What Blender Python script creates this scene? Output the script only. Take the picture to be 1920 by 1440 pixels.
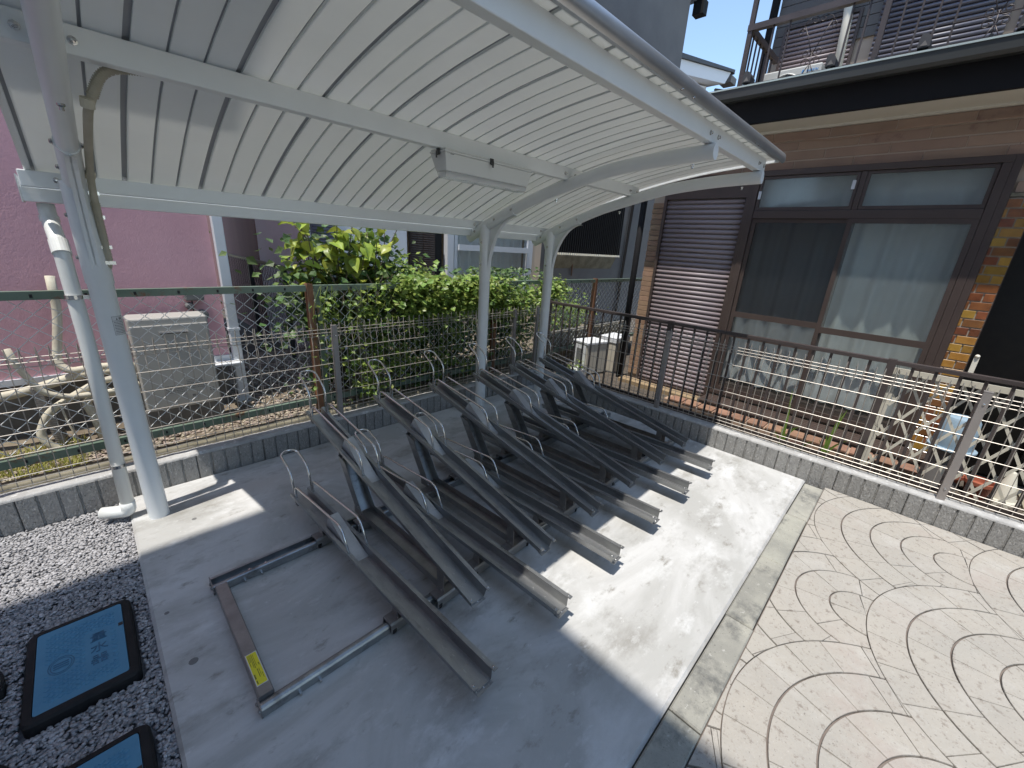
import bpy, bmesh, math, random
from mathutils import Vector, Matrix
R_ = math.radians
random.seed(7)
for o in list(bpy.data.objects): bpy.data.objects.remove(o)
SC = bpy.context.scene
COL = SC.collection

# ------------------------------------------------------------ camera, sky, sun, exposure
cam = bpy.data.cameras.new('camera'); camo = bpy.data.objects.new('camera', cam); COL.objects.link(camo)
cam.sensor_width = 36.0; cam.lens = 768.27/1920*36.0; cam.clip_start = 0.02; cam.clip_end = 500
RX = (0.70314842, -0.70853883, 0.05962405)
RY = (-0.18745363, -0.26560731, -0.94568171)
RZ = (0.68588879, 0.65377785, -0.31957954)
m = Matrix(((RX[0], -RY[0], -RZ[0], 0), (RX[1], -RY[1], -RZ[1], 0), (RX[2], -RY[2], -RZ[2], 1.59), (0, 0, 0, 1)))
camo.matrix_world = m
SC.camera = camo
SUN = Vector((-0.30, -0.037, 1.0)).normalized()
W = bpy.data.worlds.new('World'); SC.world = W; W.use_nodes = True
nt = W.node_tree; bg = nt.nodes['Background']; sky = nt.nodes.new('ShaderNodeTexSky')
sky.sky_type = 'NISHITA'; sky.sun_disc = False
sky.sun_elevation = math.asin(SUN.z); sky.sun_rotation = math.atan2(SUN.x, SUN.y) % (2*math.pi)
sky.altitude = 50; sky.air_density = 0.80; sky.dust_density = 0.15; sky.ozone_density = 1.5
nt.links.new(sky.outputs[0], bg.inputs[0]); bg.inputs[1].default_value = 0.15
hsv = nt.nodes.new('ShaderNodeHueSaturation'); hsv.inputs['Saturation'].default_value = 0.92; hsv.inputs['Hue'].default_value = 0.492
nt.links.new(sky.outputs[0], hsv.inputs['Color']); nt.links.new(hsv.outputs[0], bg.inputs[0])
sl = bpy.data.lights.new('sun', 'SUN'); sl.energy = 2.45; sl.angle = R_(0.53); sl.color = (1.0, 0.955, 0.89)
so = bpy.data.objects.new('sun', sl); COL.objects.link(so); so.rotation_euler = SUN.to_track_quat('Z', 'Y').to_euler()
so.location = (0, 0, 12)
SC.view_settings.view_transform = 'Standard'; SC.view_settings.look = 'None'
SC.view_settings.exposure = 1.12; SC.view_settings.gamma = 1.0; SC.view_settings.use_curve_mapping = False
SC.render.engine = 'CYCLES'
SC.cycles.max_bounces = 8; SC.cycles.diffuse_bounces = 5; SC.cycles.transparent_max_bounces = 16

# ------------------------------------------------------------ materials
def mat(name, col, col2=None, sc=4.0, amt=0.5, detail=6, rough=0.6, metal=0.0, bump=0.0, bsc=80.0, rnd=0.0, isl=0.0,
        stretch=(1, 1, 1), spots=None, transl=0.0, spec=0.5, contrast=(0.35, 0.65), distort=0.0, wave=None, bump2=None, coat=0):
    M = bpy.data.materials.new(name); M.use_nodes = True
    n = M.node_tree.nodes; L = M.node_tree.links; P = n['Principled BSDF']
    col = (*col, 1); tc = n.new('ShaderNodeTexCoord'); mp = n.new('ShaderNodeMapping')
    geo = n.new('ShaderNodeNewGeometry')
    L.new(geo.outputs['Position'], mp.inputs[0]) if not name.startswith('o_') else L.new(tc.outputs['Object'], mp.inputs[0])
    mp.inputs['Scale'].default_value = stretch
    cur = None
    if col2 is not None:
        ns = n.new('ShaderNodeTexNoise'); ns.inputs['Scale'].default_value = sc; ns.inputs['Detail'].default_value = detail
        ns.inputs['Roughness'].default_value = 0.62; ns.inputs['Distortion'].default_value = distort
        L.new(mp.outputs[0], ns.inputs['Vector'])
        mr = n.new('ShaderNodeMapRange'); mr.inputs[1].default_value = contrast[0]; mr.inputs[2].default_value = contrast[1]
        L.new(ns.outputs[0], mr.inputs[0])
        mx = n.new('ShaderNodeMix'); mx.data_type = 'RGBA'; mx.inputs[6].default_value = col; mx.inputs[7].default_value = (*col2, 1)
        L.new(mr.outputs[0], mx.inputs[0]); cur = mx.outputs[2]
    for sp_ in ([spots] if spots and not isinstance(spots, list) else (spots or [])):
        scol, ssc, th, wd = sp_
        ns = n.new('ShaderNodeTexNoise'); ns.inputs['Scale'].default_value = ssc; ns.inputs['Detail'].default_value = 8
        ns.inputs['Roughness'].default_value = 0.7
        L.new(mp.outputs[0], ns.inputs['Vector'])
        mr = n.new('ShaderNodeMapRange'); mr.inputs[1].default_value = th; mr.inputs[2].default_value = th+wd
        L.new(ns.outputs[0], mr.inputs[0])
        mx = n.new('ShaderNodeMix'); mx.data_type = 'RGBA'
        if cur: L.new(cur, mx.inputs[6])
        else: mx.inputs[6].default_value = col
        mx.inputs[7].default_value = (*scol, 1); L.new(mr.outputs[0], mx.inputs[0]); cur = mx.outputs[2]
    if rnd or isl:
        if rnd:
            oi = n.new('ShaderNodeObjectInfo'); src = oi.outputs['Random']; a = rnd
        else: src = geo.outputs['Random Per Island']; a = isl
        mr = n.new('ShaderNodeMapRange'); mr.inputs[3].default_value = 1-a; mr.inputs[4].default_value = 1+a
        L.new(src, mr.inputs[0])
        hs = n.new('ShaderNodeHueSaturation')
        if cur: L.new(cur, hs.inputs['Color'])
        else: hs.inputs['Color'].default_value = col
        L.new(mr.outputs[0], hs.inputs['Value']); cur = hs.outputs[0]
        m2 = n.new('ShaderNodeMath'); m2.operation = 'MULTIPLY'; m2.inputs[1].default_value = 7.3; L.new(src, m2.inputs[0])
        m3 = n.new('ShaderNodeMath'); m3.operation = 'FRACT'; L.new(m2.outputs[0], m3.inputs[0])
        mr2 = n.new('ShaderNodeMapRange'); mr2.inputs[3].default_value = 0.5-a*0.06; mr2.inputs[4].default_value = 0.5+a*0.06
        L.new(m3.outputs[0], mr2.inputs[0]); L.new(mr2.outputs[0], hs.inputs['Hue'])
    if cur: L.new(cur, P.inputs['Base Color'])
    else: P.inputs['Base Color'].default_value = col
    P.inputs['Roughness'].default_value = rough; P.inputs['Metallic'].default_value = metal
    P.inputs['Specular IOR Level'].default_value = spec
    if coat: P.inputs['Coat Weight'].default_value = coat; P.inputs['Coat Roughness'].default_value = 0.08
    if bump:
        nb = n.new('ShaderNodeTexNoise'); nb.inputs['Scale'].default_value = bsc; nb.inputs['Detail'].default_value = 5
        L.new(mp.outputs[0], nb.inputs['Vector']); h = nb.outputs[0]
        if wave:
            wv = n.new('ShaderNodeTexWave'); wv.inputs['Scale'].default_value = wave[1]; wv.bands_direction = wave[0]
            wv.inputs['Distortion'].default_value = 1.5; wv.inputs['Detail Scale'].default_value = 6
            L.new(mp.outputs[0], wv.inputs['Vector'])
            ad = n.new('ShaderNodeMath'); ad.operation = 'MULTIPLY_ADD'; ad.inputs[1].default_value = wave[2]
            L.new(wv.outputs['Fac'], ad.inputs[0]); L.new(h, ad.inputs[2]); h = ad.outputs[0]
        if bump2:
            nb2 = n.new('ShaderNodeTexNoise'); nb2.inputs['Scale'].default_value = bump2[0]; nb2.inputs['Detail'].default_value = 4
            L.new(mp.outputs[0], nb2.inputs['Vector'])
            ad = n.new('ShaderNodeMath'); ad.operation = 'MULTIPLY_ADD'; ad.inputs[1].default_value = bump2[1]
            L.new(nb2.outputs[0], ad.inputs[0]); L.new(h, ad.inputs[2]); h = ad.outputs[0]
        b = n.new('ShaderNodeBump'); b.inputs['Strength'].default_value = bump; b.inputs['Distance'].default_value = 0.004
        L.new(h, b.inputs['Height']); L.new(b.outputs[0], P.inputs['Normal'])
    if transl:
        tr = n.new('ShaderNodeBsdfTranslucent'); ms = n.new('ShaderNodeMixShader'); ms.inputs[0].default_value = transl
        if cur: L.new(cur, tr.inputs[0])
        else: tr.inputs[0].default_value = col
        L.new(P.outputs[0], ms.inputs[1]); L.new(tr.outputs[0], ms.inputs[2]); L.new(ms.outputs[0], n['Material Output'].inputs[0])
    return M

def glass(name, tint, op, rough=0.05, opcol=(0.35, 0.37, 0.37)):
    M = bpy.data.materials.new(name); M.use_nodes = True
    n = M.node_tree.nodes; L = M.node_tree.links
    P = n['Principled BSDF']; P.inputs['Base Color'].default_value = (*opcol, 1); P.inputs['Roughness'].default_value = rough
    t = n.new('ShaderNodeBsdfTransparent'); t.inputs[0].default_value = (*tint, 1)
    g = n.new('ShaderNodeBsdfGlossy'); g.inputs['Roughness'].default_value = rough
    f = n.new('ShaderNodeFresnel'); f.inputs[0].default_value = 1.5
    a = n.new('ShaderNodeMixShader'); a.inputs[0].default_value = op
    L.new(t.outputs[0], a.inputs[1]); L.new(P.outputs[0], a.inputs[2])
    gg = n.new('ShaderNodeNewGeometry'); iv = n.new('ShaderNodeMath'); iv.operation = 'SUBTRACT'; iv.inputs[0].default_value = 1.0
    L.new(gg.outputs['Backfacing'], iv.inputs[1]); fm = n.new('ShaderNodeMath'); fm.operation = 'MULTIPLY'
    L.new(f.outputs[0], fm.inputs[0]); L.new(iv.outputs[0], fm.inputs[1])
    b = n.new('ShaderNodeMixShader'); L.new(fm.outputs[0], b.inputs[0]); L.new(a.outputs[0], b.inputs[1]); L.new(g.outputs[0], b.inputs[2])
    L.new(b.outputs[0], n['Material Output'].inputs[0])
    return M

M = {}
M['slab'] = mat('concrete_slab', (0.39, 0.385, 0.365), (0.53, 0.525, 0.51), sc=1.6, detail=14, rough=0.85, bump=0.35, bsc=45,
                spots=[((0.25, 0.24, 0.215), 2.2, 0.53, 0.17), ((0.58, 0.58, 0.57), 3.4, 0.54, 0.14), ((0.22, 0.205, 0.175), 8.0, 0.585, 0.14), ((0.60, 0.60, 0.59), 19, 0.62, 0.10), ((0.24, 0.23, 0.21), 70, 0.66, 0.06)], distort=0.9, bump2=(7, 2.5), contrast=(0.41, 0.59), stretch=(0.75, 1.3, 1))
M['paver'] = mat('stamped_concrete', (0.375, 0.345, 0.300), (0.34, 0.32, 0.285), sc=2.2, rough=0.85, bump=0.8, bsc=60, rnd=0.03,
                 spots=[((0.23, 0.20, 0.17), 30, 0.555, 0.10), ((0.42, 0.40, 0.365), 3.3, 0.52, 0.2), ((0.19, 0.17, 0.15), 95, 0.60, 0.06), ((0.47, 0.45, 0.42), 130, 0.62, 0.06), ((0.345, 0.30, 0.265), 1.7, 0.55, 0.15)], bump2=(14, 1.8))
M['joint'] = mat('paving_joint', (0.155, 0.125, 0.11), (0.2, 0.17, 0.15), sc=12, rough=0.95, bump=0.3)
M['kerb'] = mat('kerb_concrete', (0.345, 0.335, 0.285), (0.25, 0.245, 0.215), sc=3.2, rough=0.9, bump=0.6, bsc=120, rnd=0.07,
                spots=[((0.13, 0.13, 0.12), 3.6, 0.52, 0.12), ((0.44, 0.43, 0.39), 26, 0.60, 0.08), ((0.13, 0.125, 0.11), 90, 0.60, 0.06)], contrast=(0.4, 0.6))
M['block'] = mat('grey_block', (0.31, 0.305, 0.29), (0.25, 0.245, 0.235), sc=30, rough=0.95, bump=1.6, bsc=110, rnd=0.05, stretch=(1, 1, 0.5),
                 spots=[((0.46, 0.45, 0.43), 80, 0.57, 0.07), ((0.14, 0.14, 0.13), 120, 0.58, 0.06)])
M['mortar'] = mat('mortar', (0.46, 0.455, 0.44), (0.34, 0.335, 0.325), sc=9, rough=0.95, bump=1.0, bsc=50, bump2=(14, 3), spots=((0.56, 0.56, 0.55), 22, 0.56, 0.08))
M['soil'] = mat('soil', (0.13, 0.10, 0.07), (0.24, 0.20, 0.145), sc=9, rough=1, bump=1.0, bsc=40, bump2=(8, 3), spots=((0.10, 0.12, 0.04), 5, 0.58, 0.1))
M['darksoil'] = mat('dark_soil', (0.055, 0.045, 0.035), (0.11, 0.09, 0.07), sc=14, rough=1, bump=1.0, bsc=50)
M['gravelbed'] = mat('gravel_bed', (0.10, 0.10, 0.11), (0.2, 0.2, 0.2), sc=60, rough=1, bump=1, bsc=70)
M['pebble'] = mat('grey_pebble', (0.30, 0.295, 0.30), (0.40, 0.39, 0.39), sc=60, rough=0.85, isl=0.30)
M['pebble2'] = mat('brown_pebble', (0.25, 0.205, 0.16), (0.34, 0.29, 0.23), sc=60, rough=0.85, isl=0.5)
M['white'] = mat('white_paint', (0.80, 0.82, 0.81), (0.77, 0.79, 0.785), sc=7, rough=0.30, spots=((0.42, 0.40, 0.38), 55, 0.72, 0.04))
M['roofp'] = mat('white_roof_panel', (0.86, 0.875, 0.83), (0.83, 0.845, 0.805), sc=5, rough=0.38, bump=0.05, bsc=300, rnd=0.02, transl=0.06, spots=((0.35, 0.34, 0.31), 45, 0.73, 0.04))  # slight translucency added so the underside of the roof looks brighter
M['roofgap'] = mat('roof_gap', (0.30, 0.31, 0.33), rough=0.5)
M['alu'] = mat('aluminium', (0.55, 0.56, 0.57), (0.46, 0.47, 0.48), sc=3, rough=0.32, metal=0.75)
M['galv'] = mat('o_galvanised_steel', (0.37, 0.375, 0.37), (0.265, 0.27, 0.275), sc=14, rough=0.36, metal=0.74, bump=0.06, bsc=60,
                spots=[((0.47, 0.475, 0.47), 75, 0.60, 0.1), ((0.18, 0.175, 0.17), 7, 0.57, 0.12)], stretch=(1, 0.4, 1))
M['galvb'] = mat('o_weathered_steel', (0.33, 0.312, 0.30), (0.25, 0.24, 0.23), sc=16, rough=0.42, metal=0.6, bump=0.05)
M['plate'] = mat('o_zinc_plate', (0.56, 0.57, 0.575), (0.42, 0.43, 0.44), sc=9, rough=0.36, metal=0.5, bump=0.05, bsc=30)
M['stain'] = mat('stainless_rod', (0.74, 0.71, 0.67), rough=0.20, metal=0.9)
M['bolt'] = mat('bolt_steel', (0.6, 0.59, 0.57), rough=0.25, metal=1.0)
M['dark'] = mat('black_recess', (0.012, 0.012, 0.013), rough=0.8)
M['yellow'] = mat('yellow_label', (0.78, 0.68, 0.03), rough=0.4)
M['wlabel'] = mat('white_label', (0.62, 0.62, 0.62), rough=0.4)
M['ink'] = mat('black_ink', (0.02, 0.02, 0.02), rough=0.5)
M['lidblue'] = mat('blue_lid', (0.085, 0.235, 0.36), (0.10, 0.265, 0.39), sc=8, rough=0.65, spec=0.3, spots=((0.20, 0.32, 0.42), 60, 0.64, 0.1))
M['lidink'] = mat('blue_emboss', (0.045, 0.14, 0.23), rough=0.6)
M['blackp'] = mat('black_plastic', (0.014, 0.0135, 0.014), (0.022, 0.020, 0.020), sc=20, rough=0.75, spec=0.3, spots=((0.16, 0.145, 0.13), 40, 0.68, 0.06))
M['pvc'] = mat('white_pvc', (0.70, 0.71, 0.68), rough=0.35)
M['beige'] = mat('beige_hose', (0.50, 0.46, 0.36), (0.42, 0.38, 0.29), sc=12, rough=0.65, bump=0.4, bsc=30)
M['wrap'] = mat('beige_tape', (0.60, 0.56, 0.44), (0.48, 0.43, 0.33), sc=9, rough=0.7, bump=0.6, bsc=25)
M['green'] = mat('green_paint', (0.10, 0.15, 0.11), (0.15, 0.20, 0.155), sc=4, rough=0.5, spots=[((0.16, 0.085, 0.045), 10, 0.55, 0.08), ((0.26, 0.29, 0.24), 30, 0.62, 0.06)])
M['rust'] = mat('rusty_post', (0.27, 0.115, 0.055), (0.13, 0.085, 0.055), sc=9, rough=0.8, bump=0.4, stretch=(1, 1, 0.3), spots=((0.14, 0.18, 0.13), 7, 0.55, 0.08))
M['wire'] = mat('galvanised_wire', (0.76, 0.78, 0.76), rough=0.45)
M['mesh'] = mat('bronze_wire', (0.40, 0.365, 0.32), rough=0.4, metal=0.25)
M['mpost'] = mat('bronze_post', (0.34, 0.31, 0.29), (0.29, 0.265, 0.25), sc=5, rough=0.5, metal=0.3)
M['pink'] = mat('pink_render', (0.70, 0.41, 0.44), (0.64, 0.365, 0.40), sc=2.5, rough=0.9, bump=0.35, bsc=120, bump2=(45, 1.0), spots=((0.58, 0.33, 0.36), 1.3, 0.54, 0.2), stretch=(1, 1, 0.7))
M['trim'] = mat('white_trim', (0.66, 0.68, 0.70), rough=0.5)
M['found'] = mat('foundation', (0.13, 0.125, 0.115), (0.20, 0.19, 0.17), sc=7, rough=0.95, bump=0.5)
M['heater'] = mat('heater_metal', (0.40, 0.385, 0.35), rough=0.45)
M['greyt'] = mat('grey_print', (0.16, 0.16, 0.155), rough=0.6)
M['brown'] = mat('brown_aluminium', (0.085, 0.062, 0.052), (0.070, 0.050, 0.043), sc=3, rough=0.42, metal=0.15)
M['brail'] = mat('brown_rail', (0.085, 0.068, 0.064), (0.065, 0.052, 0.049), sc=4, rough=0.40, metal=0.2, spots=((0.18, 0.15, 0.13), 25, 0.68, 0.06))
M['slat'] = mat('brown_slat', (0.315, 0.26, 0.265), (0.28, 0.23, 0.24), sc=6, rough=0.5, stretch=(1, 0.2, 4))
M['slatb'] = mat('slate_slat', (0.15, 0.15, 0.185), (0.13, 0.13, 0.16), sc=6, rough=0.45, stretch=(1, 0.2, 4))
M['clad'] = mat('brown_cladding', (0.40, 0.275, 0.20), (0.35, 0.24, 0.175), sc=4, rough=0.75, bump=0.3, rnd=0.08, spots=[((0.20, 0.115, 0.10), 3.0, 0.57, 0.10)])
M['grout'] = mat('pale_grout', (0.40, 0.36, 0.30), rough=0.95)
M['cwall'] = mat('cladding_joint', (0.52, 0.42, 0.33), rough=0.95)
M['pbrick'] = mat('tan_brick', (0.36, 0.235, 0.15), (0.30, 0.19, 0.12), sc=12, rough=0.85, bump=0.4, rnd=0.12)
M['tileA'] = mat('mustard_tile', (0.40, 0.22, 0.045), (0.30, 0.155, 0.03), sc=14, rough=0.2, rnd=0.2, coat=0.3)
M['tileB'] = mat('brown_tile', (0.16, 0.06, 0.025), (0.26, 0.10, 0.035), sc=14, rough=0.2, rnd=0.25, coat=0.3)
M['fascia'] = mat('black_fascia', (0.012, 0.0115, 0.012), rough=0.8, spec=0.25)
M['cream'] = mat('cream_soffit', (0.78, 0.735, 0.62), (0.72, 0.68, 0.57), sc=2, rough=0.8)
M['gutter'] = mat('dark_gutter', (0.045, 0.047, 0.045), rough=0.35)
M['gutrim'] = mat('gutter_rim', (0.40, 0.47, 0.46), rough=0.3)
M['rooft'] = mat('dark_roof_tile', (0.03, 0.03, 0.033), (0.05, 0.05, 0.055), sc=8, rough=0.6)
M['frost'] = glass('frosted_pane', (0.88, 0.91, 0.90), 0.10, 0.10, (0.50, 0.54, 0.53))
M['frost2'] = glass('clear_pane', (0.93, 0.95, 0.95), 0.03, 0.03)
M['screen'] = glass('insect_screen', (0.60, 0.62, 0.63), 0.10, 0.35, (0.07, 0.075, 0.08))
M['curtain'] = mat('white_curtain', (0.80, 0.82, 0.81), (0.70, 0.72, 0.72), sc=3, rough=0.9, transl=0.3)
M['cgrey'] = mat('dark_grey_render', (0.165, 0.155, 0.148), (0.14, 0.132, 0.127), sc=2, rough=0.9, bump=0.3)
M['lgrey'] = mat('pale_blue_wall', (0.80, 0.81, 0.82), (0.74, 0.75, 0.77), sc=1.5, rough=0.85)
M['maroon'] = mat('maroon_wall', (0.22, 0.11, 0.10), (0.19, 0.09, 0.085), sc=3, rough=0.8, stretch=(1, 1, 0.1))
M['stucco'] = mat('white_stucco', (0.72, 0.72, 0.74), rough=0.9, bump=0.9, bsc=6)
M['peach'] = mat('peach_wall', (0.70, 0.56, 0.42), rough=0.85)
M['concw'] = mat('old_concrete', (0.25, 0.225, 0.165), (0.15, 0.135, 0.095), sc=6, rough=0.95, bump=0.8)
M['leaf'] = mat('vine_leaf', (0.19, 0.29, 0.055), (0.30, 0.38, 0.10), sc=9, rough=0.42, isl=0.40, transl=0.38)
M['leafb'] = mat('o_broad_leaf', (0.42, 0.46, 0.075), (0.24, 0.34, 0.055), sc=14, rough=0.38, rnd=0.35, transl=0.35)
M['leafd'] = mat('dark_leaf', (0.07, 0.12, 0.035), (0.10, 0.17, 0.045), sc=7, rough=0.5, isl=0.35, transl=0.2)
M['blade'] = mat('blade_leaf', (0.22, 0.34, 0.07), (0.15, 0.25, 0.04), sc=20, rough=0.4, transl=0.3)
M['weed'] = mat('dry_weed', (0.50, 0.46, 0.13), (0.33, 0.36, 0.09), sc=20, rough=0.7, isl=0.4, transl=0.3)
M['bark'] = mat('bark', (0.10, 0.08, 0.055), (0.16, 0.13, 0.09), sc=30, rough=0.9, bump=0.5)
M['terra'] = mat('terracotta', (0.30, 0.165, 0.11), (0.22, 0.12, 0.08), sc=9, rough=0.85, rnd=0.15, bump=0.3)
M['pot'] = mat('terracotta_pot', (0.36, 0.11, 0.06), (0.28, 0.08, 0.045), sc=9, rough=0.7)
M['yblock'] = mat('sand_block', (0.34, 0.30, 0.21), (0.27, 0.24, 0.18), sc=12, rough=0.9, rnd=0.13, bump=0.5)
M['timber'] = mat('pale_timber', (0.33, 0.24, 0.14), (0.25, 0.18, 0.105), sc=8, rough=0.8, stretch=(4, 0.4, 6))
M['lattice'] = mat('cream_lattice', (0.60, 0.57, 0.48), rough=0.5)
M['bin'] = mat('light_blue_plastic', (0.28, 0.38, 0.46), rough=0.5)
M['wbox'] = mat('white_box', (0.72, 0.73, 0.74), (0.62, 0.63, 0.63), sc=4, rough=0.5)
M['cbox'] = mat('beige_box', (0.50, 0.46, 0.38), rough=0.6)
M['teal'] = mat('teal_plastic', (0.05, 0.32, 0.25), rough=0.4)
M['blue_ink'] = mat('blue_ink', (0.03, 0.25, 0.60), rough=0.5)
M['acw'] = mat('white_casing', (0.50, 0.50, 0.47), rough=0.45)
M['door'] = mat('dark_door', (0.014, 0.012, 0.011), (0.022, 0.018, 0.015), sc=14, rough=0.4)
M['olive'] = mat('olive_ornament', (0.10, 0.085, 0.05), rough=0.5)
M['lens'] = glass('clear_diffuser', (0.95, 0.96, 0.96), 0.35, 0.12, (0.8, 0.8, 0.8))
M['apt'] = mat('apartment_render', (0.68, 0.68, 0.66), (0.62, 0.62, 0.60), sc=2, rough=0.9)
# ------------------------------------------------------------ mesh helpers
def link(name, me, mt=None, parent=None, smooth=False):
    if me.materials.__len__() == 0 and mt is not None: me.materials.append(mt)
    o = bpy.data.objects.new(name, me); COL.objects.link(o)
    if parent is not None: o.parent = parent
    if smooth: me.polygons.foreach_set('use_smooth', [True]*len(me.polygons))
    return o

class MB:
    def __init__(s): s.v = []; s.f = []
    def add(s, vs, fs, T=None):
        b = len(s.v)
        s.v += [tuple(T @ Vector(p)) for p in vs] if T is not None else [tuple(p) for p in vs]
        s.f += [tuple(i+b for i in f) for f in fs]; return s
    def box(s, x0, x1, y0, y1, z0, z1, T=None):
        vs = [(x, y, z) for z in (z0, z1) for y in (y0, y1) for x in (x0, x1)]
        return s.add(vs, [(0, 2, 3, 1), (4, 5, 7, 6), (0, 1, 5, 4), (2, 6, 7, 3), (0, 4, 6, 2), (1, 3, 7, 5)], T)
    def cbox(s, x0, x1, y0, y1, z0, z1, c=0.004, T=None):
        # chamfered top box
        vs = [(x0, y0, z0), (x1, y0, z0), (x1, y1, z0), (x0, y1, z0), (x0, y0, z1-c), (x1, y0, z1-c), (x1, y1, z1-c), (x0, y1, z1-c),
              (x0+c, y0+c, z1), (x1-c, y0+c, z1), (x1-c, y1-c, z1), (x0+c, y1-c, z1)]
        fs = [(3, 2, 1, 0), (0, 1, 5, 4), (1, 2, 6, 5), (2, 3, 7, 6), (3, 0, 4, 7), (4, 5, 9, 8), (5, 6, 10, 9), (6, 7, 11, 10), (7, 4, 8, 11), (8, 9, 10, 11)]
        return s.add(vs, fs, T)
    def tube(s, pts, r, n=8, caps=True, T=None, radii=None):
        P = [Vector(p) for p in pts]; rings = []
        up = None
        for i, p in enumerate(P):
            t = (P[min(i+1, len(P)-1)]-P[max(i-1, 0)])
            if t.length < 1e-9: t = Vector((0, 0, 1))
            t.normalize()
            if up is None:
                up = Vector((0, 0, 1)) if abs(t.z) < 0.9 else Vector((1, 0, 0))
                up = (up - t*up.dot(t)).normalized()
            else:
                u2 = up - t*up.dot(t)
                up = u2.normalized() if u2.length > 1e-6 else up
            sd = t.cross(up); rr = radii[i] if radii else r
            k = 1.0
            if 0 < i < len(P)-1:
                a = (P[i]-P[i-1]).normalized(); b = (P[i+1]-P[i]).normalized(); k = 1/max(0.6, math.sqrt(max(0.0, (1+a.dot(b))/2)))
            rings.append([p + (up*math.cos(2*math.pi*j/n) + sd*math.sin(2*math.pi*j/n))*rr for j in range(n)])
        b = 0; vs = [q for rg in rings for q in rg]; fs = []
        for i in range(len(P)-1):
            for j in range(n):
                fs.append((i*n+j, i*n+(j+1) % n, (i+1)*n+(j+1) % n, (i+1)*n+j))
        if caps: fs += [tuple(reversed(range(n))), tuple(range((len(P)-1)*n, len(P)*n))]
        return s.add(vs, fs, T)
    def prism(s, prof, a, b, axis='x', T=None):
        # prof: closed list of 2D points; axis x -> (y,z), y -> (x,z), z -> (x,y)
        n = len(prof)
        def mk(t, p):
            return (t, p[0], p[1]) if axis == 'x' else ((p[0], t, p[1]) if axis == 'y' else (p[0], p[1], t))
        vs = [mk(a, p) for p in prof]+[mk(b, p) for p in prof]
        fs = [(i, (i+1) % n, n+(i+1) % n, n+i) for i in range(n)]+[tuple(reversed(range(n))), tuple(range(n, 2*n))]
        return s.add(vs, fs, T)
    def lathe(s, prof, n=20, T=None, ctr=(0, 0)):
        vs = []; fs = []
        for r, z in prof:
            for j in range(n):
                a = 2*math.pi*j/n; vs.append((ctr[0]+r*math.cos(a), ctr[1]+r*math.sin(a), z))
        for i in range(len(prof)-1):
            for j in range(n): fs.append((i*n+j, i*n+(j+1) % n, (i+1)*n+(j+1) % n, (i+1)*n+j))
        fs.append(tuple(reversed(range(n)))); fs.append(tuple(range((len(prof)-1)*n, len(prof)*n)))
        return s.add(vs, fs, T)
    def mesh(s, name='m'):
        me = bpy.data.meshes.new(name); me.from_pydata(s.v, [], s.f); me.update()
        bm = bmesh.new(); bm.from_mesh(me); bmesh.ops.recalc_face_normals(bm, faces=bm.faces); bm.to_mesh(me); bm.free()
        return me
    def obj(s, name, mt, parent=None, smooth=False, bevel=0, auto=False):
        o = link(name, s.mesh(name), mt, parent, smooth)
        if bevel:
            b = o.modifiers.new('bevel', 'BEVEL'); b.width = bevel; b.segments = 2; b.limit_method = 'ANGLE'
        if auto: smooth_angle(o)
        return o

def smooth_angle(o, ang=40):
    me = o.data; me.polygons.foreach_set('use_smooth', [True]*len(me.polygons))
    bm = bmesh.new(); bm.from_mesh(me)
    for e in bm.edges:
        if len(e.link_faces) == 2 and e.calc_face_angle(0) > R_(ang): e.smooth = False
    bm.to_mesh(me); bm.free()

def raw(name, vs, fs, mt, parent=None, smooth=False):
    me = bpy.data.meshes.new(name); me.from_pydata(vs, [], fs); me.update()
    return link(name, me, mt, parent, smooth)

def empty(name, loc, label, cat, group=None, rz=0):
    o = bpy.data.objects.new(name, None); COL.objects.link(o); o.location = loc; o.rotation_euler = (0, 0, rz)
    o.empty_display_size = 0.1
    o['label'] = label; o['category'] = cat
    if group: o['group'] = group
    return o
def thing(name, label, cat, group=None): return empty(name, (0, 0, 0), label, cat, group)
def tag(o, label, cat, group=None):
    o['label'] = label; o['category'] = cat
    if group: o['group'] = group
    return o
def struct(o): o['kind'] = 'structure'; return o
def stuff(o): o['kind'] = 'stuff'; return o
def rebase(root, loc):
    # put the Empty at the thing's base without moving its parts
    root.location = loc; off = Vector(loc)
    for c in root.children: c.location = c.location - off
def copy_tree(o, parent=None):
    c = o.copy(); COL.objects.link(c)
    if parent is not None: c.parent = parent
    for ch in list(o.children): copy_tree(ch, c)
    return c
def arc(c, r, a0, a1, n, f): return [f(c[0]+r*math.cos(a0+(a1-a0)*i/n), c[1]+r*math.sin(a0+(a1-a0)*i/n)) for i in range(n+1)]
def fillet(pts, r, n=5):
    P = [Vector(p) for p in pts]; out = [P[0]]
    for i in range(1, len(P)-1):
        a = (P[i-1]-P[i]); b = (P[i+1]-P[i]); la, lb = a.length, b.length; a.normalize(); b.normalize()
        d = min(r, la*0.45, lb*0.45); p0 = P[i]+a*d; p2 = P[i]+b*d
        for k in range(n+1):
            t = k/n; out.append(p0*(1-t)**2 + P[i]*2*t*(1-t) + p2*t*t)
    out.append(P[-1]); return out
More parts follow.
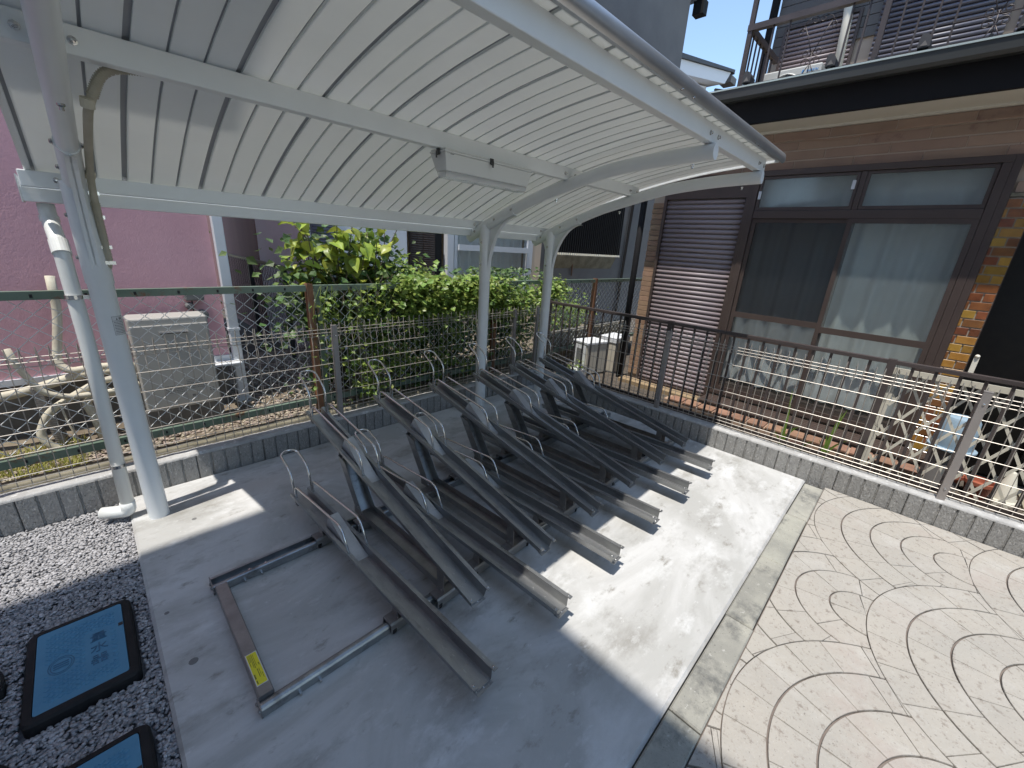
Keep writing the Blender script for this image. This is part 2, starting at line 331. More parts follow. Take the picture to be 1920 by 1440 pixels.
def text(body, size, loc, rot, mt, parent, ext=0.0006, name='lettering', align='CENTER'):
    c = bpy.data.curves.new(name, 'FONT'); c.body = body; c.size = size; c.extrude = ext; c.align_x = align; c.align_y = 'CENTER'
    c.resolution_u = 3
    c.materials.append(mt); tmp = bpy.data.objects.new('tmp', c); COL.objects.link(tmp); bpy.context.view_layer.update()
    me = bpy.data.meshes.new_from_object(tmp.evaluated_get(bpy.context.evaluated_depsgraph_get())); bpy.data.objects.remove(tmp)
    o = bpy.data.objects.new(name, me); COL.objects.link(o); o.location = loc; o.rotation_euler = rot; o.parent = parent; o['kind'] = 'stuff'
    if not me.materials: me.materials.append(mt)
    return o

# ============================================================ GROUND
struct(MB().box(-40, 60, -40, 60, -0.6, -0.12).obj('ground', M['darksoil']))
# slab with soft front-left edges
sb = MB()
sb.cbox(-0.07, 3.655, 0.268, 3.098, -0.12, 0.0, 0.012)
slab = struct(sb.obj('concrete_slab', M['slab']))
pk = MB()
for (x, y, r) in ((0.02, 1.62, 0.016), (0.185, 2.62, 0.012), (-0.02, 1.95, 0.009)):
    pk.lathe([(r, 0.0006), (r*0.7, 0.0012), (r*0.2, 0.0008)], 10, ctr=(x, y))
pk.obj('bolt_cap', M['greyt'], slab)
kb = struct(MB().box(-0.6, 3.60, 0.150, 0.262, -0.12, -0.030).obj('kerb', M['joint']))
xs = [3.600, 3.025, 2.425, 1.845, 1.228, 0.628, 0.028, -0.572]
for i in range(len(xs)-1):
    q = MB(); q.cbox(xs[i+1]+0.003, xs[i]-0.003, 0.147, 0.264, -0.09, 0.001, 0.006)
    o = q.obj('kerb_stone', M['kerb'], kb); o.rotation_euler = (0, 0, random.uniform(-.002, .002)); o.location = (0, 0, random.uniform(-.003, .003))

# stamped fan paving
pav = struct(MB().box(-1.33, 3.655, -2.6, 0.144, -0.12, -0.016).obj('paving', M['joint']))
struct(MB().box(-1.33, 3.655, -16.0, -2.605, -0.12, -0.004).obj('driveway', M['paver']))
RR, ST = 0.73, 0.146
cents = []
for i in range(-2, 6):
    cx = 1.5+0.86*i
    for k in range(-5, 3): cents.append((cx, (-0.600 if i % 2 == 0 else -0.947)+0.73*k, i))
GA, GR, XL, YL = 0.0032, 0.0012, 3.652, 0.140
def FRONT(i):
    d = -0.347 if i % 2 == 0 else -0.383
    return ((0.86, d), (-0.86, d), (0, -0.73), (0.86, d-0.73), (-0.86, d-0.73), (0.86, d+0.73) if d+0.73 < 0 else (0, -0.73))
def fan_spans(cx, cy, ux, uy, r1, r2, k0):
    sp = [(r1, r2)]
    def cut(a, b):
        nonlocal sp
        out = []
        for l, h in sp:
            if b <= l or a >= h: out.append((l, h)); continue
            if a > l: out.append((l, a))
            if b < h: out.append((b, h))
        sp = out
    for dx, dy in FRONT(k0):
        du = dx*ux+dy*uy; dd = RR*RR-(dx*dx+dy*dy)+du*du
        if dd > 0: cut(du-math.sqrt(dd)-GA, du+math.sqrt(dd)+GA)
    if uy > 1e-4: cut((YL-cy)/uy, 9)
    elif cy > YL: cut(-1, (cy-YL)/(-uy) if uy < -1e-4 else 9)
    if cx < XL:
        if ux > 1e-4: cut((XL-cx)/ux, 9)
    else: cut(-1, (cx-XL)/(-ux) if ux < -1e-4 else 9)
    return [p for p in sp if p[1]-p[0] > .0015]
for (cx, cy, ci_) in cents:
    for j in range(5):
        r1, r2 = (ST*j+GA if j else 0.0), ST*(j+1)-GA
        ns = max(2, int(round(math.pi*(r1+r2)/2/0.165))); ph = random.uniform(0, 0.5)
        edges = [-0.9]+[(q+ph)*math.pi/ns for q in range(-1, ns+1) if -0.5 < (q+ph)*math.pi/ns < math.pi+0.5]+[math.pi+0.9]
        for q in range(len(edges)-1):
            rm = max(0.05, (r1+r2)/2); t0, t1 = edges[q]+GR/rm, edges[q+1]-GR/rm
            S = max(12, int((t1-t0)*r2/0.0012))
            runs = [[], []]
            done = []
            for w in range(S+1):
                th = t0+(t1-t0)*w/S; ux, uy = math.cos(th), math.sin(th)
                sp = fan_spans(cx, cy, ux, uy, r1, r2, ci_)
                slot = [None, None]
                if len(sp) == 1:
                    # keep to the run it continues
                    pick = 0
                    if runs[1] and (not runs[0] or abs(runs[1][-1][2]-sp[0][0]) < abs(runs[0][-1][2]-sp[0][0])): pick = 1
                    slot[pick] = sp[0]
                elif len(sp) >= 2: slot = [sp[0], sp[-1]]
                for g in (0, 1):
                    if runs[g] and (not slot[g] or abs(runs[g][-1][2]-slot[g][0]) > .03 or abs(runs[g][-1][3]-slot[g][1]) > .03): done.append(runs[g]); runs[g] = []
                    if slot[g]: runs[g].append((ux, uy, *slot[g]))
            done += [r for r in runs if r]
            for cols in done:
                if len(cols) < 3: continue
                step = max(1, len(cols)//26)
                cols = [c for i_, c in enumerate(cols) if i_ % step == 0 or i_ == len(cols)-1]
                poly = [(cx+a*h, cy+b*h) for a, b, l, h in cols]
                mn = min(l for a, b, l, h in cols)
                poly += [(cx+a*l, cy+b*l) for a, b, l, h in reversed(cols)] if mn > .002 else [(cx, cy)]
                mxx = sum(p[0] for p in poly)/len(poly); myy = sum(p[1] for p in poly)/len(poly)
                ar = abs(sum(poly[i_][0]*poly[(i_+1) % len(poly)][1]-poly[(i_+1) % len(poly)][0]*poly[i_][1] for i_ in range(len(poly))))/2
                if mxx < 0.6 or myy < -2.3 or ar < 3e-5 or myy < -1.2 and mxx < 1.0: continue
                n = len(poly); dz = random.uniform(-0.001, 0.001)
                ins = [(p[0]+(mxx-p[0])*0.014, p[1]+(myy-p[1])*0.014) for p in poly]
                vs = [(p[0], p[1], -0.03) for p in poly]+[(p[0], p[1], -0.006+dz) for p in poly]+[(p[0], p[1], -0.003+dz) for p in ins]
                fs = [(a, (a+1) % n, n+(a+1) % n, n+a) for a in range(n)]+[(n+a, n+(a+1) % n, 2*n+(a+1) % n, 2*n+a) for a in range(n)]+[tuple(range(2*n, 3*n))]
                me = bpy.data.meshes.new('paving_stone'); me.from_pydata(vs, [], fs); link('paving_stone', me, M['paver'], pav)

# gravel bed with pebbles
def pebbles(name, mt, x0, x1, y0, y1, z, n, s0, s1, layers=1, skip=None, parent=None, zf=None):
    rnd = random.Random(len(name)+n)
    ph = (1+5**.5)/2
    ico = [Vector(p).normalized() for p in ((-1, ph, 0), (1, ph, 0), (-1, -ph, 0), (1, -ph, 0), (0, -1, ph), (0, 1, ph), (0, -1, -ph), (0, 1, -ph), (ph, 0, -1), (ph, 0, 1), (-ph, 0, -1), (-ph, 0, 1))]
    icf = [(0, 11, 5), (0, 5, 1), (0, 1, 7), (0, 7, 10), (0, 10, 11), (1, 5, 9), (5, 11, 4), (11, 10, 2), (10, 7, 6), (7, 1, 8), (3, 9, 4), (3, 4, 2), (3, 2, 6), (3, 6, 8), (3, 8, 9), (4, 9, 5), (2, 4, 11), (6, 2, 10), (8, 6, 7), (9, 8, 1)]
    vs = []; fs = []
    for i in range(n):
        x, y = rnd.uniform(x0, x1), rnd.uniform(y0, y1)
        if skip and skip(x, y): continue
        s = rnd.uniform(s0, s1); a = rnd.uniform(0, 6.283); ca, sa = math.cos(a), math.sin(a); e = rnd.uniform(1.1, 1.7); fl = rnd.uniform(0.45, 0.8)
        tx, ty = rnd.uniform(-.5, .5), rnd.uniform(-.5, .5); b = len(vs); zz = z+rnd.uniform(0, 0.012*layers)+(zf(x, y) if zf else 0)
        for p in ico:
            k = s*rnd.uniform(0.82, 1.12); px, py, pz = p.x*k*e, p.y*k, p.z*k*fl
            vs.append((x+px*ca-py*sa, y+px*sa+py*ca, zz+pz+px*tx*0.5+py*ty*0.5))
        fs += [tuple(q+b for q in f) for f in icf]
    o = raw(name, vs, fs, mt, parent, True); o['kind'] = 'stuff'; return o
struct(MB().box(-1.6, -0.072, 0.6, 3.096, -0.12, -0.045).obj('gravel_bed', M['gravelbed']))
def inlid(x, y): return (-0.435 < x < -0.115 and 1.685 < y < 2.165) or (-0.435 < x < -0.115 and 1.0 < y < 1.48) or (x+.60)**2+(y-1.97)**2 < 0.017 or (x+.55)**2+(y-1.52)**2 < 0.017
pebbles('gravel', M['pebble'], -0.80, -0.066, 0.95, 3.09, -0.036, 30000, 0.0040, 0.0078, 1.3, inlid)

# water meter / drain covers
def cover(y0, y1, lab):
    t = empty('drain_cover', (-0.275, (y0+y1)/2, 0), lab, 'drain cover', 'blue lidded chambers in the gravel')
    hx, hy = 0.150, (y1-y0)/2
    def rr(ax, ay, r, n=5):
        pts = []
        for (sx, sy, a) in ((1, 1, 0), (-1, 1, 90), (-1, -1, 180), (1, -1, 270)):
            for k in range(n+1):
                w = R_(a+90*k/n); pts.append((sx*(ax-r)+r*math.cos(w), sy*(ay-r)+r*math.sin(w)))
        return pts
    a, b = rr(hx, hy, .030), rr(hx-.027, hy-.027, .010); n = len(a)
    c = rr(hx-.006, hy-.006, .026)
    vs = [(p[0], p[1], -0.1) for p in a]+[(p[0], p[1], 0.000) for p in a]+[(p[0], p[1], 0.009) for p in c]+[(p[0], p[1], 0.013) for p in b]+[(p[0], p[1], -0.01) for p in b]
    fs = [(k*n+i, k*n+(i+1) % n, (k+1)*n+(i+1) % n, (k+1)*n+i) for k in range(4) for i in range(n)]+[tuple(range(4*n, 5*n))]
    raw('frame', vs, fs, M['blackp'], t)
    l = rr(hx-.029, hy-.029, .010)
    vs = [(p[0], p[1], -.008) for p in l]+[(p[0], p[1], .0115) for p in l]; n = len(l)
    lid = raw('lid', vs, [(i, (i+1) % n, n+(i+1) % n, n+i) for i in range(n)]+[tuple(range(n, 2*n))], M['lidblue'], t)
    k = MB()
    w = 0.018
    for i in range(-12, 13):
        for j in range(-16, 17):
            x, y = (i+j)*w*0.62, (i-j)*w*0.62
            if abs(x) > hx-.052 or abs(y) > hy-.055: continue
            if .010 < x < .085 and (-.115 < y < .095): continue
            if ((x+.055)/0.042)**2+((y+.015)/.05)**2 < 1: continue
            d = w*0.50
            k.add([(x-d, y, .0115), (x, y-d*.85, .0115), (x+d, y, .0115), (x, y+d*.85, .0115), (x-d*.7, y, .0145), (x, y-d*.55, .0145), (x+d*.7, y, .0145), (x, y+d*.55, .0145)],
                  [(0, 1, 5, 4), (1, 2, 6, 5), (2, 3, 7, 6), (3, 0, 4, 7), (4, 5, 6, 7)])
    stuff(k.obj('tread_studs', M['lidblue'], t))
    for s in (1.0, .82):
        k = MB(); k.tube([(-.055+.034*s*math.cos(u*math.pi/12), -.015+.042*s*math.sin(u*math.pi/12), .012) for u in range(25)], .0014, 5, False)
        k.obj('emblem_ring', M['lidink'], t)
    k = MB(); [k.box(-.075, -.035, -.015+i*.011-.002, -.015+i*.011+.002, .0115, .0135) for i in (-1, 0, 1)]; k.obj('emblem_bar', M['lidink'], t)
    for i, ch in enumerate('量水器'):
        text(ch, .052, (.047, .050-.062*i, .0125), (0, 0, 0), M['lidink'], t, .0012)
    MB().box(hx-.044, hx-.030, .062, .080, .008, .0125).obj('key_slot', M['ink'], t)
    return t
cover(1.695, 2.155, 'blue patterned cover whole in view in the gravel')
cover(1.01, 1.47, 'blue patterned cover cut off by the bottom of the photo')
for (x, y, lb) in ((-0.60, 1.97, 'round grey plastic cap at the left edge beside the whole blue cover'), (-0.55, 1.52, 'round grey plastic cap at the bottom left corner')):
    t = empty('round_cap', (x, y, 0), lb, 'inspection cap', 'round caps in the gravel')
    q = MB().lathe([(.125, -.1), (.125, .004), (.118, .012), (.10, .012), (.097, .008), (.03, .009), (.001, .009)], 32).obj('lid', M['gutter'], t, auto=True)
    MB().tube([(.125*math.cos(u*math.pi/16), .125*math.sin(u*math.pi/16), .006) for u in range(33)], .004, 6, False).obj('rim', M['blackp'], t)

# ============================================================ LOW BLOCK WALLS
def block_mesh(L, ribs, th):
    # plan profile in (x,y): face at y=0 with ribs, back at y=th
    g, d = 0.007, 0.010; w = L/ribs; pts = []
    for i in range(ribs):
        a, b = i*w, (i+1)*w
        pts += [(a+g*.5, d), (a+g*.5+.003, 0.0), (b-g*.5-.003, 0.0), (b-g*.5, d)]
    pts[0] = (0.0015, d*0.7); pts[-1] = (L-.0015, d*0.7)
    pts += [(L-.0015, th), (0.0015, th)]
    return MB().prism(pts, -0.12, 0.160, 'z').mesh('block')
bm_ = block_mesh(0.39, 5, 0.115)
bm_.materials.append(M['block'])
def block_wall(name, label, n, place, cap):
    t = thing(name, label, 'block wall')
    for i in range(n):
        o = bpy.data.objects.new('block', bm_); COL.objects.link(o); o.parent = t
        o.location, o.rotation_euler = place(i)
    cap(t)
    return t
def strip_cap(parent, axis, a, b, c0, c1, z0, zt, step=0.06, nm='mortar_cap', mt='mortar', amp=.004):
    # uneven mortar bed on top of the wall, wavy edge
    n = int((b-a)/step); vs = []; fs = []; rn = random.Random(3)
    for i in range(n+1):
        t = a+(b-a)*i/n; e0, e1 = c0+rn.uniform(-.001, amp), c1-rn.uniform(-.001, amp); z = zt+rn.uniform(-.002, .002)
        for (c, zz) in ((e0, z0), (e0+.001, z-.004), (e0+.010, z), ((e0+e1)/2, z+.001), (e1-.010, z), (e1, z0)):
            vs.append((t, c, zz) if axis == 'x' else (c, t, zz))
    for i in range(n):
        for k in range(5): fs.append((i*6+k, i*6+k+1, (i+1)*6+k+1, (i+1)*6+k))
    return raw(nm, vs, fs, M[mt], parent, True)
block_wall('block_wall', 'low grey ribbed block wall behind the racks carrying the back mesh fence', 13,
           lambda i: ((-1.262+0.39*i if i < 13 else 0, 3.102, 0), (0, 0, 0)),
           lambda t: strip_cap(t, 'x', -1.26, 3.655, 3.103, 3.218, .158, .175))
block_wall('block_wall', 'low grey ribbed block wall beside the paving carrying the right mesh fence', 15,
           lambda i: ((3.660, 3.220-0.39*i, 0), (0, 0, R_(-90))),
           lambda t: strip_cap(t, 'y', -2.63, 3.218, 3.661, 3.776, .158, .175))

# ============================================================ MESH FENCES on the walls
def mesh_panel(L):
    # local: along +x, up z, outward +y ; returns one wire grid
    k = MB(); nv = int(L/0.052)
    zs = (.205, .235, .265, .385, .505, .625, .745, .845, .870, .895)
    for i in range(nv+1):
        x = i*L/nv; d = .006 if i % 2 else -.006
        k.tube([(x, 0, .195), (x, 0, .79), (x, .016, .850), (x, .020, .905), (x+d*.4, .010, .948)], .0023, 4, False)
        k.tube([(x+d*.4, .010, .948), (x+d, .004, .900), (x+d, .006, .838)], .0023, 4, False)
    for z in zs:
        off = .020 if z > .84 else 0
        if z == .870: off = .018
        k.tube([(0, off-.0035, z), (L, off-.0035, z)], .0024, 4, False)
    return k
def post_mesh(): 
    k = MB().box(-.02, .02, -.015, .015, .168, .925); k.box(-.021, .021, -.016, .016, .925, .930); return k
def mesh_fence(label, posts, origin, rz, span):
    t = thing('mesh_fence', label, 'mesh fence', 'brown wire mesh fences on the block walls')
    R = Matrix.Rotation(rz, 4, 'Z'); pm = None
    for p in posts:
        o = post_mesh().obj('post', M['mpost'], t); o.location = Vector(origin)+R @ Vector((p, -.022, 0)); o.rotation_euler = (0, 0, rz)
        c = MB()
        for z in (.26, .85): c.lathe([(.006, -.0005), (.006, .003), (.003, .005)], 8, T=Matrix.Translation((0, -.016, z)) @ Matrix.Rotation(R_(90), 4, 'X'))
        stuff(c.obj('bolt', M['bolt'], o))
    a = span[0]
    while a < span[1]-.05:
        b = min(a+2.0, span[1])
        o = mesh_panel(b-a-.01).obj('wire_mesh', M['mesh'], t); o.location = Vector(origin)+R @ Vector((a+.005, 0, 0)); o.rotation_euler = (0, 0, rz)
        a = b
    return t
mesh_fence('brown wire mesh fence on the wall behind the racks', (-.72, 1.28, 3.28, 3.66), (0, 3.17, 0), 0, (-1.25, 3.69))
mesh_fence('brown wire mesh fence on the right wall beside the paving', (0.13, 1.635, 3.635, 5.6), (3.725, 3.20, 0), R_(-90), (0, 5.8))

# ============================================================ BIKE RACKS
def ribbon(path, s0, s1, th):
    # path: 2D profile (x,z) open; extruded along y from s0 to s1, closed shell of thickness th
    n = len(path); nor = []
    for i in range(n):
        a = Vector(path[max(i-1, 0)]); b = Vector(path[min(i+1, n-1)]); d = (b-a).normalized(); nor.append(Vector((-d.y, d.x)))
    inner = [(path[i][0]+nor[i].x*th, path[i][1]+nor[i].y*th) for i in range(n)]
    return MB().prism(list(path)+list(reversed(inner)), s0, s1, 'y')
TRK = [(-.056, .032), (-.056, .049), (-.041, .049), (-.039, .004), (-.036, 0), (-.028, 0), (-.026, .0025), (.026, .0025), (.028, 0), (.036, 0), (.039, .004), (.041, .049), (.056, .049), (.056, .032)]
def rack_parts():
    P = {}
    P['track'] = ribbon(TRK, 0.0, 1.585, .0022).mesh('track')
    for sgn, nm in ((-1, 'guide_l'), (1, 'guide_r')):
        x = .048*sgn
        P[nm] = MB().tube(fillet([(x, 1.507, .0), (x, 1.526, .125), (x, .958, .168), (x, .878, .02)], .045, 5), .0062, 8).mesh('guide_rod')
    h = fillet([(-.048, 1.523, .0), (-.048, 1.562, .20), (-.048, 1.685, .242)], .05, 4)
    top = [(-.048*math.cos(a*math.pi/8), 1.685+.040*math.sin(a*math.pi/8), .242+.012*math.sin(a*math.pi/8)) for a in range(1, 8)]
    hr = [(-p[0], p[1], p[2]) for p in reversed(h)]
    P['hoop'] = MB().tube([tuple(p) for p in h]+top+hr, .0062, 8).mesh('wheel_hoop')
    k = MB()   # folded wedge plate the front wheel climbs
    t = .0018
    A = [(-.036, .862, .005), (.036, .862, .005), (.035, .89, .012), (.026, 1.150, .112), (-.026, 1.150, .112), (-.035, .89, .012)]
    k.add(A+[(p[0], p[1]+.001, p[2]-t) for p in A], [(0, 1, 2, 5), (5, 2, 3, 4), (6, 7, 8, 11), (11, 8, 9, 10), (0, 1, 7, 6)])
    for s in (-1, 1):
        B = [(.035*s, .89, .012), (.026*s, 1.150, .112), (.032*s, 1.185, .004), (.036*s, .90, .004)]
        k.add(B+[(p[0]-t*s, p[1], p[2]) for p in B], [(0, 1, 2, 3), (4, 7, 6, 5), (0, 4, 5, 1), (1, 5, 6, 2)])
    P['plate'] = k.mesh('wheel_plate')
    k = MB()
    for s in (-1, 1):
        k.box(min(.0395*s, .0590*s), max(.0395*s, .0590*s), -.012, .016, .0475, .0515)
    k.box(-.037, .037, -.012, .014, -.0035, -.0005)
    P['lip'] = k.mesh('end_lip')
    k = MB()
    for s in (-1, 1):
        k.lathe([(.004, .0515), (.004, .0535), (.002, .055)], 8, ctr=(.049*s, .002))
        k.lathe([(.0035, .0022), (.0035, .004), (.002, .005)], 8, ctr=(.012*s, .10)); k.lathe([(.0035, .0022), (.0035, .004), (.002, .005)], 8, ctr=(.012*s, .17))
        for y in (.86, 1.06, 1.50, 1.535): k.lathe([(.0045, 0), (.0045, .004), (.002, .006)], 8, T=Matrix.Translation((.040*s+.001*s, y, .022)) @ Matrix.Rotation(R_(90*s), 4, 'Y'))
    k.lathe([(.004, -.0005), (.004, .0015), (.002, .003)], 8, ctr=(0, 0))
    P['rivets'] = k.mesh('rivets')
    f = MB()   # slider shoe over the rail: rounded channel
    f.prism([(-.034, .010), (-.034, .052), (-.028, .060), (.028, .060), (.034, .052), (.034, .010), (.029, .010), (.029, .050), (-.029, .050), (-.029, .010)], -.085, .085, 'x')
    P['shoe'] = f.mesh('slider_shoe')
    f = MB()
    f.lathe([(.009, .004), (.013, .010), (.013, .028), (.004, .030)], 10, ctr=(-.07, -.026)); f.lathe([(.009, .004), (.013, .010), (.013, .028), (.004, .030)], 10, ctr=(.07, -.026))
    P['roller'] = f.mesh('roller')
    return P
RP = rack_parts()
MT = dict(track='galv', guide_l='stain', guide_r='stain', hoop='stain', plate='plate', lip='galv', rivets='bolt', shoe='galvb', roller='blackp')
NM = dict(track='track', guide_l='guide_rod', guide_r='guide_rod', hoop='wheel_hoop', plate='wheel_plate', lip='end_lip', rivets='rivets', shoe='slider_shoe', roller='roller')
for k_, me in RP.items():
    me.materials.append(M[MT[k_]])
    if k_ in ('guide_l', 'guide_r', 'hoop', 'roller'): me.polygons.foreach_set('use_smooth', [True]*len(me.polygons))
def put(key, parent, T):
    o = bpy.data.objects.new(NM[key], RP[key]); COL.objects.link(o)
    if key in ('rivets', 'lip', 'roller'): o['kind'] = 'stuff'
    o.parent = parent; o.matrix_local = T; return o
def bracket(parent, y0, y1, z0, z1, z0b=None, z1b=None, x=.045, splay=0.012):
    for s in (-1, 1):
        k = MB(); t = .003
        zb = z1b if z1b is not None else z1
        pts = [(y0-splay, z0), (y1+splay, z0), (y1, zb), (y0, z1)]
        k.prism(pts, x*s-t/2, x*s+t/2, 'x')
        for (yy, zz) in ((y0+.012, z1-.016), (y1-.012, zb-.016)) if y1-y0 > .03 else (((y0+y1)/2, z1-.012),):
            k.lathe([(.006, 0), (.006, .004), (.003, .006)], 8, T=Matrix.Translation(((x+.0015)*s, yy, zz)) @ Matrix.Rotation(R_(90*s), 4, 'Y'))
            if z1-z0 > .08: k.lathe([(.006, 0), (.006, .004), (.003, .006)], 8, T=Matrix.Translation(((x+.0015)*s, yy, z0+.018)) @ Matrix.Rotation(R_(90*s), 4, 'Y'))
        k.obj('bracket', M['galvb'], parent)
I4 = Matrix.Identity(4)
def low_rack():
    t = empty('bike_rack', (0, 0, 0), 'x', 'bike rack', 'sliding bike racks under the shelter')
    T = Matrix.Translation((0, 0, .086))
    for k in ('track', 'guide_l', 'guide_r', 'hoop', 'plate', 'lip', 'rivets'): put(k, t, T)
    for y in (.500, 1.215):
        for k in ('shoe', 'roller'): put(k, t, Matrix.Translation((0, y, 0)))
        bracket(t, y-.012, y+.012, .060, .118, x=.0455)
    return t
TA = R_(13.4)
def high_rack():
    t = empty('bike_rack', (0, 0, 0), 'x', 'bike rack', 'sliding bike racks under the shelter')
    T = Matrix.Translation((0, 0, .118)) @ Matrix.Rotation(TA, 4, 'X')
    for k in ('track', 'guide_l', 'guide_r', 'hoop', 'plate', 'lip', 'rivets'): put(k, t, T)
    for y in (.200, .915):
        for k in ('shoe', 'roller'): put(k, t, Matrix.Translation((0, y, 0)))
    bracket(t, .178, .222, .060, .205, None, .216, x=.0455, splay=.004)
    # lower beam and leaning post, both open channels
    k = ribbon([(-.043, .105), (-.043, .066), (.043, .066), (.043, .105)], .215, 1.00, .0025)
    k.obj('base_channel', M['galvb'], t)
    pts = [(-.042, 0), (-.042, .075), (.042, .075), (.042, 0)]
    k = MB(); n = 4; th = .0028
    inner = [(-.042+th, 0), (-.042+th, .075-th), (.042-th, .075-th), (.042-th, 0)]
    prof = pts+list(reversed(inner))
    vs = []
    b0, b1 = Vector((0, .895, .072)), Vector((0, 1.085, .352))
    for base in (b0, b1):
        for (x, d) in prof: vs.append((x, base.y+d*1.05, base.z+(d*math.tan(TA) if base is b1 else 0)))
    m_ = len(prof)
    k.add(vs, [(i, (i+1) % m_, m_+(i+1) % m_, m_+i) for i in range(m_)]+[tuple(reversed(range(m_))), tuple(range(m_, 2*m_))])
    k.obj('post', M['galv'], t)
    k = MB()
    for s in (-1, 1):
        for (y, z) in ((.92, .09), (.95, .125), (1.10, .375), (1.14, .39)):
            k.lathe([(.006, 0), (.006, .004), (.003, .006)], 8, T=Matrix.Translation((.0415*s, y, z)) @ Matrix.Rotation(R_(90*s), 4, 'Y'))
    stuff(k.obj('bolts', M['bolt'], t))
    return t
ordn = ['first', 'second', 'third', 'fourth', 'fifth', 'sixth']
lowp = low_rack(); highp = high_rack()
lab_low = ['low rack nearest the camera, beside the empty rail frame', 'second low rack from the left, between the two nearest raised racks',
           'third low rack from the left, its sunlit front end on the slab', 'fourth low rack from the left in the middle of the far half',
           'fifth low rack from the left, second last before the right wall', 'low rack farthest right, its sunlit end nearest the right wall']
lab_high = ['raised rack nearest the camera, just right of the nearest low rack', 'second raised rack from the left', 'third raised rack from the left, in front of the middle column',
            'fourth raised rack from the left', 'fifth raised rack from the left, in front of the far column', 'raised rack farthest right, beside the right block wall']
HX = (.940, 1.402, 1.868, 2.325, 2.785, 3.215)
for i in range(6):
    for (pr, x, y, lb) in ((lowp, .733+.4645*i, .745+.010*i, lab_low[i]), (highp, HX[i], 1.02+.010*i, lab_high[i])):
        r = pr if i == 0 else copy_tree(pr)
        r.location = (x, y, 0); r.rotation_euler = (0, 0, R_(2.4)+random.uniform(-.003, .003)); r['label'] = lb
# rail frame on the slab
t = thing('rail_frame', 'flat galvanised rail frame on the slab with a yellow label on its end bar', 'rail frame')
def rail(y, parent):
    k = MB()
    k.prism([(y-.038, .003), (y-.038, .040), (y-.034, .044), (y-.022, .044), (y-.022, .040), (y-.034, .038), (y-.034, .008), (y-.008, .008), (y-.006, .020), (y+.004, .020), (y+.006, .008),
             (y+.034, .008), (y+.034, .038), (y+.022, .040), (y+.022, .044), (y+.034, .044), (y+.038, .040), (y+.038, .003)], .150, 3.50, 'x')
    o = k.obj('rail', M['galv'], parent)
    return o
ra = rail(1.966, t)
rb = MB().prism([(1.222, .003), (1.222, .034), (1.226, .042), (1.234, .046), (1.244, .046), (1.252, .040), (1.255, .030), (1.268, .026), (1.268, .003)], .150, 3.50, 'x').obj('rail', M['galv'], t)
for (y, r) in ((1.966, ra), (1.252, rb)):
    k = MB()
    for x in (.27, .34, .9, 1.6, 2.4, 3.1): k.box(x-.004, x+.004, (y-.052 if y > 1.5 else 1.208), (y-.038 if y > 1.5 else 1.2215), .004, .016); (k.lathe([(.008, .020), (.008, .028), (.004, .030)], 8, ctr=(x+.03, y)) if y > 1.5 else None)
    stuff(k.obj('anchor_bolts', M['bolt'], r))
    k = MB(); k.box(.146, .1495, y-(.041 if y > 1.5 else .032), y+(.041 if y > 1.5 else .018), .002, .047)
    for dy in (-.018, .012): k.lathe([(.008, 0), (.008, .004), (.004, .006)], 10, T=Matrix.Translation((.146, y+dy, .026)) @ Matrix.Rotation(R_(-90), 4, 'Y'))
    k.obj('end_cap', M['galvb'], r)
eb = MB().prism([(.154, .004), (.154, .043), (.157, .046), (.199, .046), (.202, .043), (.202, .004)], 1.269, 1.927, 'y').obj('end_bar', M['galvb'], t)
st = MB().box(.160, .1975, 1.312, 1.468, .0463, .0468).obj('label_sticker', M['wlabel'], eb)
MB().box(.1625, .1950, 1.315, 1.465, .0469, .0472).obj('label_print', M['yellow'], eb)
k = MB()
rn = random.Random(5)
for (x, a, b, th) in ((.1660, 1.405, 1.460, .0008), (.1700, 1.425, 1.460, .0008), (.1735, 1.395, 1.460, .0008), (.1775, 1.390, 1.460, .0010), (.1820, 1.400, 1.458, .0007), (.1800, 1.345, 1.385, .0012), (.1850, 1.350, 1.385, .0007), (.1900, 1.335, 1.362, .0007), (.1905, 1.398, 1.410, .0014), (.1660, 1.344, 1.366, .0022), (.1665, 1.320, 1.336, .0016)):
    y = b
    while y > a:
        w = rn.uniform(.0012, .0030); k.box(x-th, x+th, max(a, y-w), y, .0473, .0474); y -= w+rn.uniform(.0006, .0012)
stuff(k.obj('label_text', M['ink'], eb))

# ============================================================ SHELTER
AP = [(3.010, 1.640), (2.800, 1.730), (2.520, 1.840), (2.250, 1.935), (2.020, 1.994), (1.800, 2.047), (1.590, 2.086), (1.280, 2.116), (.985, 2.128)]
def catm(P, n=6):
    out = []
    Q = [P[0]]+list(P)+[P[-1]]
    for i in range(1, len(Q)-2):
        for k in range(n):
            t = k/n; a, b, c, d = Q[i-1], Q[i], Q[i+1], Q[i+2]
            out.append(tuple(0.5*((2*b[j])+(-a[j]+c[j])*t+(2*a[j]-5*b[j]+4*c[j]-d[j])*t*t+(-a[j]+3*b[j]-3*c[j]+d[j])*t**3) for j in range(len(a))))
    out.append(tuple(P[-1])); return out
ROOF = catm([(3.010, 1.738), (2.925, 1.780), (2.45, 1.975), (1.975, 2.120), (1.5, 2.210), (1.04, 2.258), (.965, 2.262)], 6)
def roof_z(y):
    for a, b in zip(ROOF, ROOF[1:]):
        if b[0] <= y <= a[0]: return a[1]+(b[1]-a[1])*(a[0]-y)/(a[0]-b[0])
    return ROOF[-1][1]
sh = thing('cycle_shelter', 'white cantilever shelter with a curved ribbed roof over the bike racks', 'shelter')
def bolt_at(k, x, y, z, s=1, r=.0085):
    k.lathe([(r*1.3, 0), (r*1.3, .002), (r, .003), (r, .008), (r*.4, .010)], 8, T=Matrix.Translation((x, y, z)) @ Matrix.Rotation(R_(90*s), 4, 'Y'))
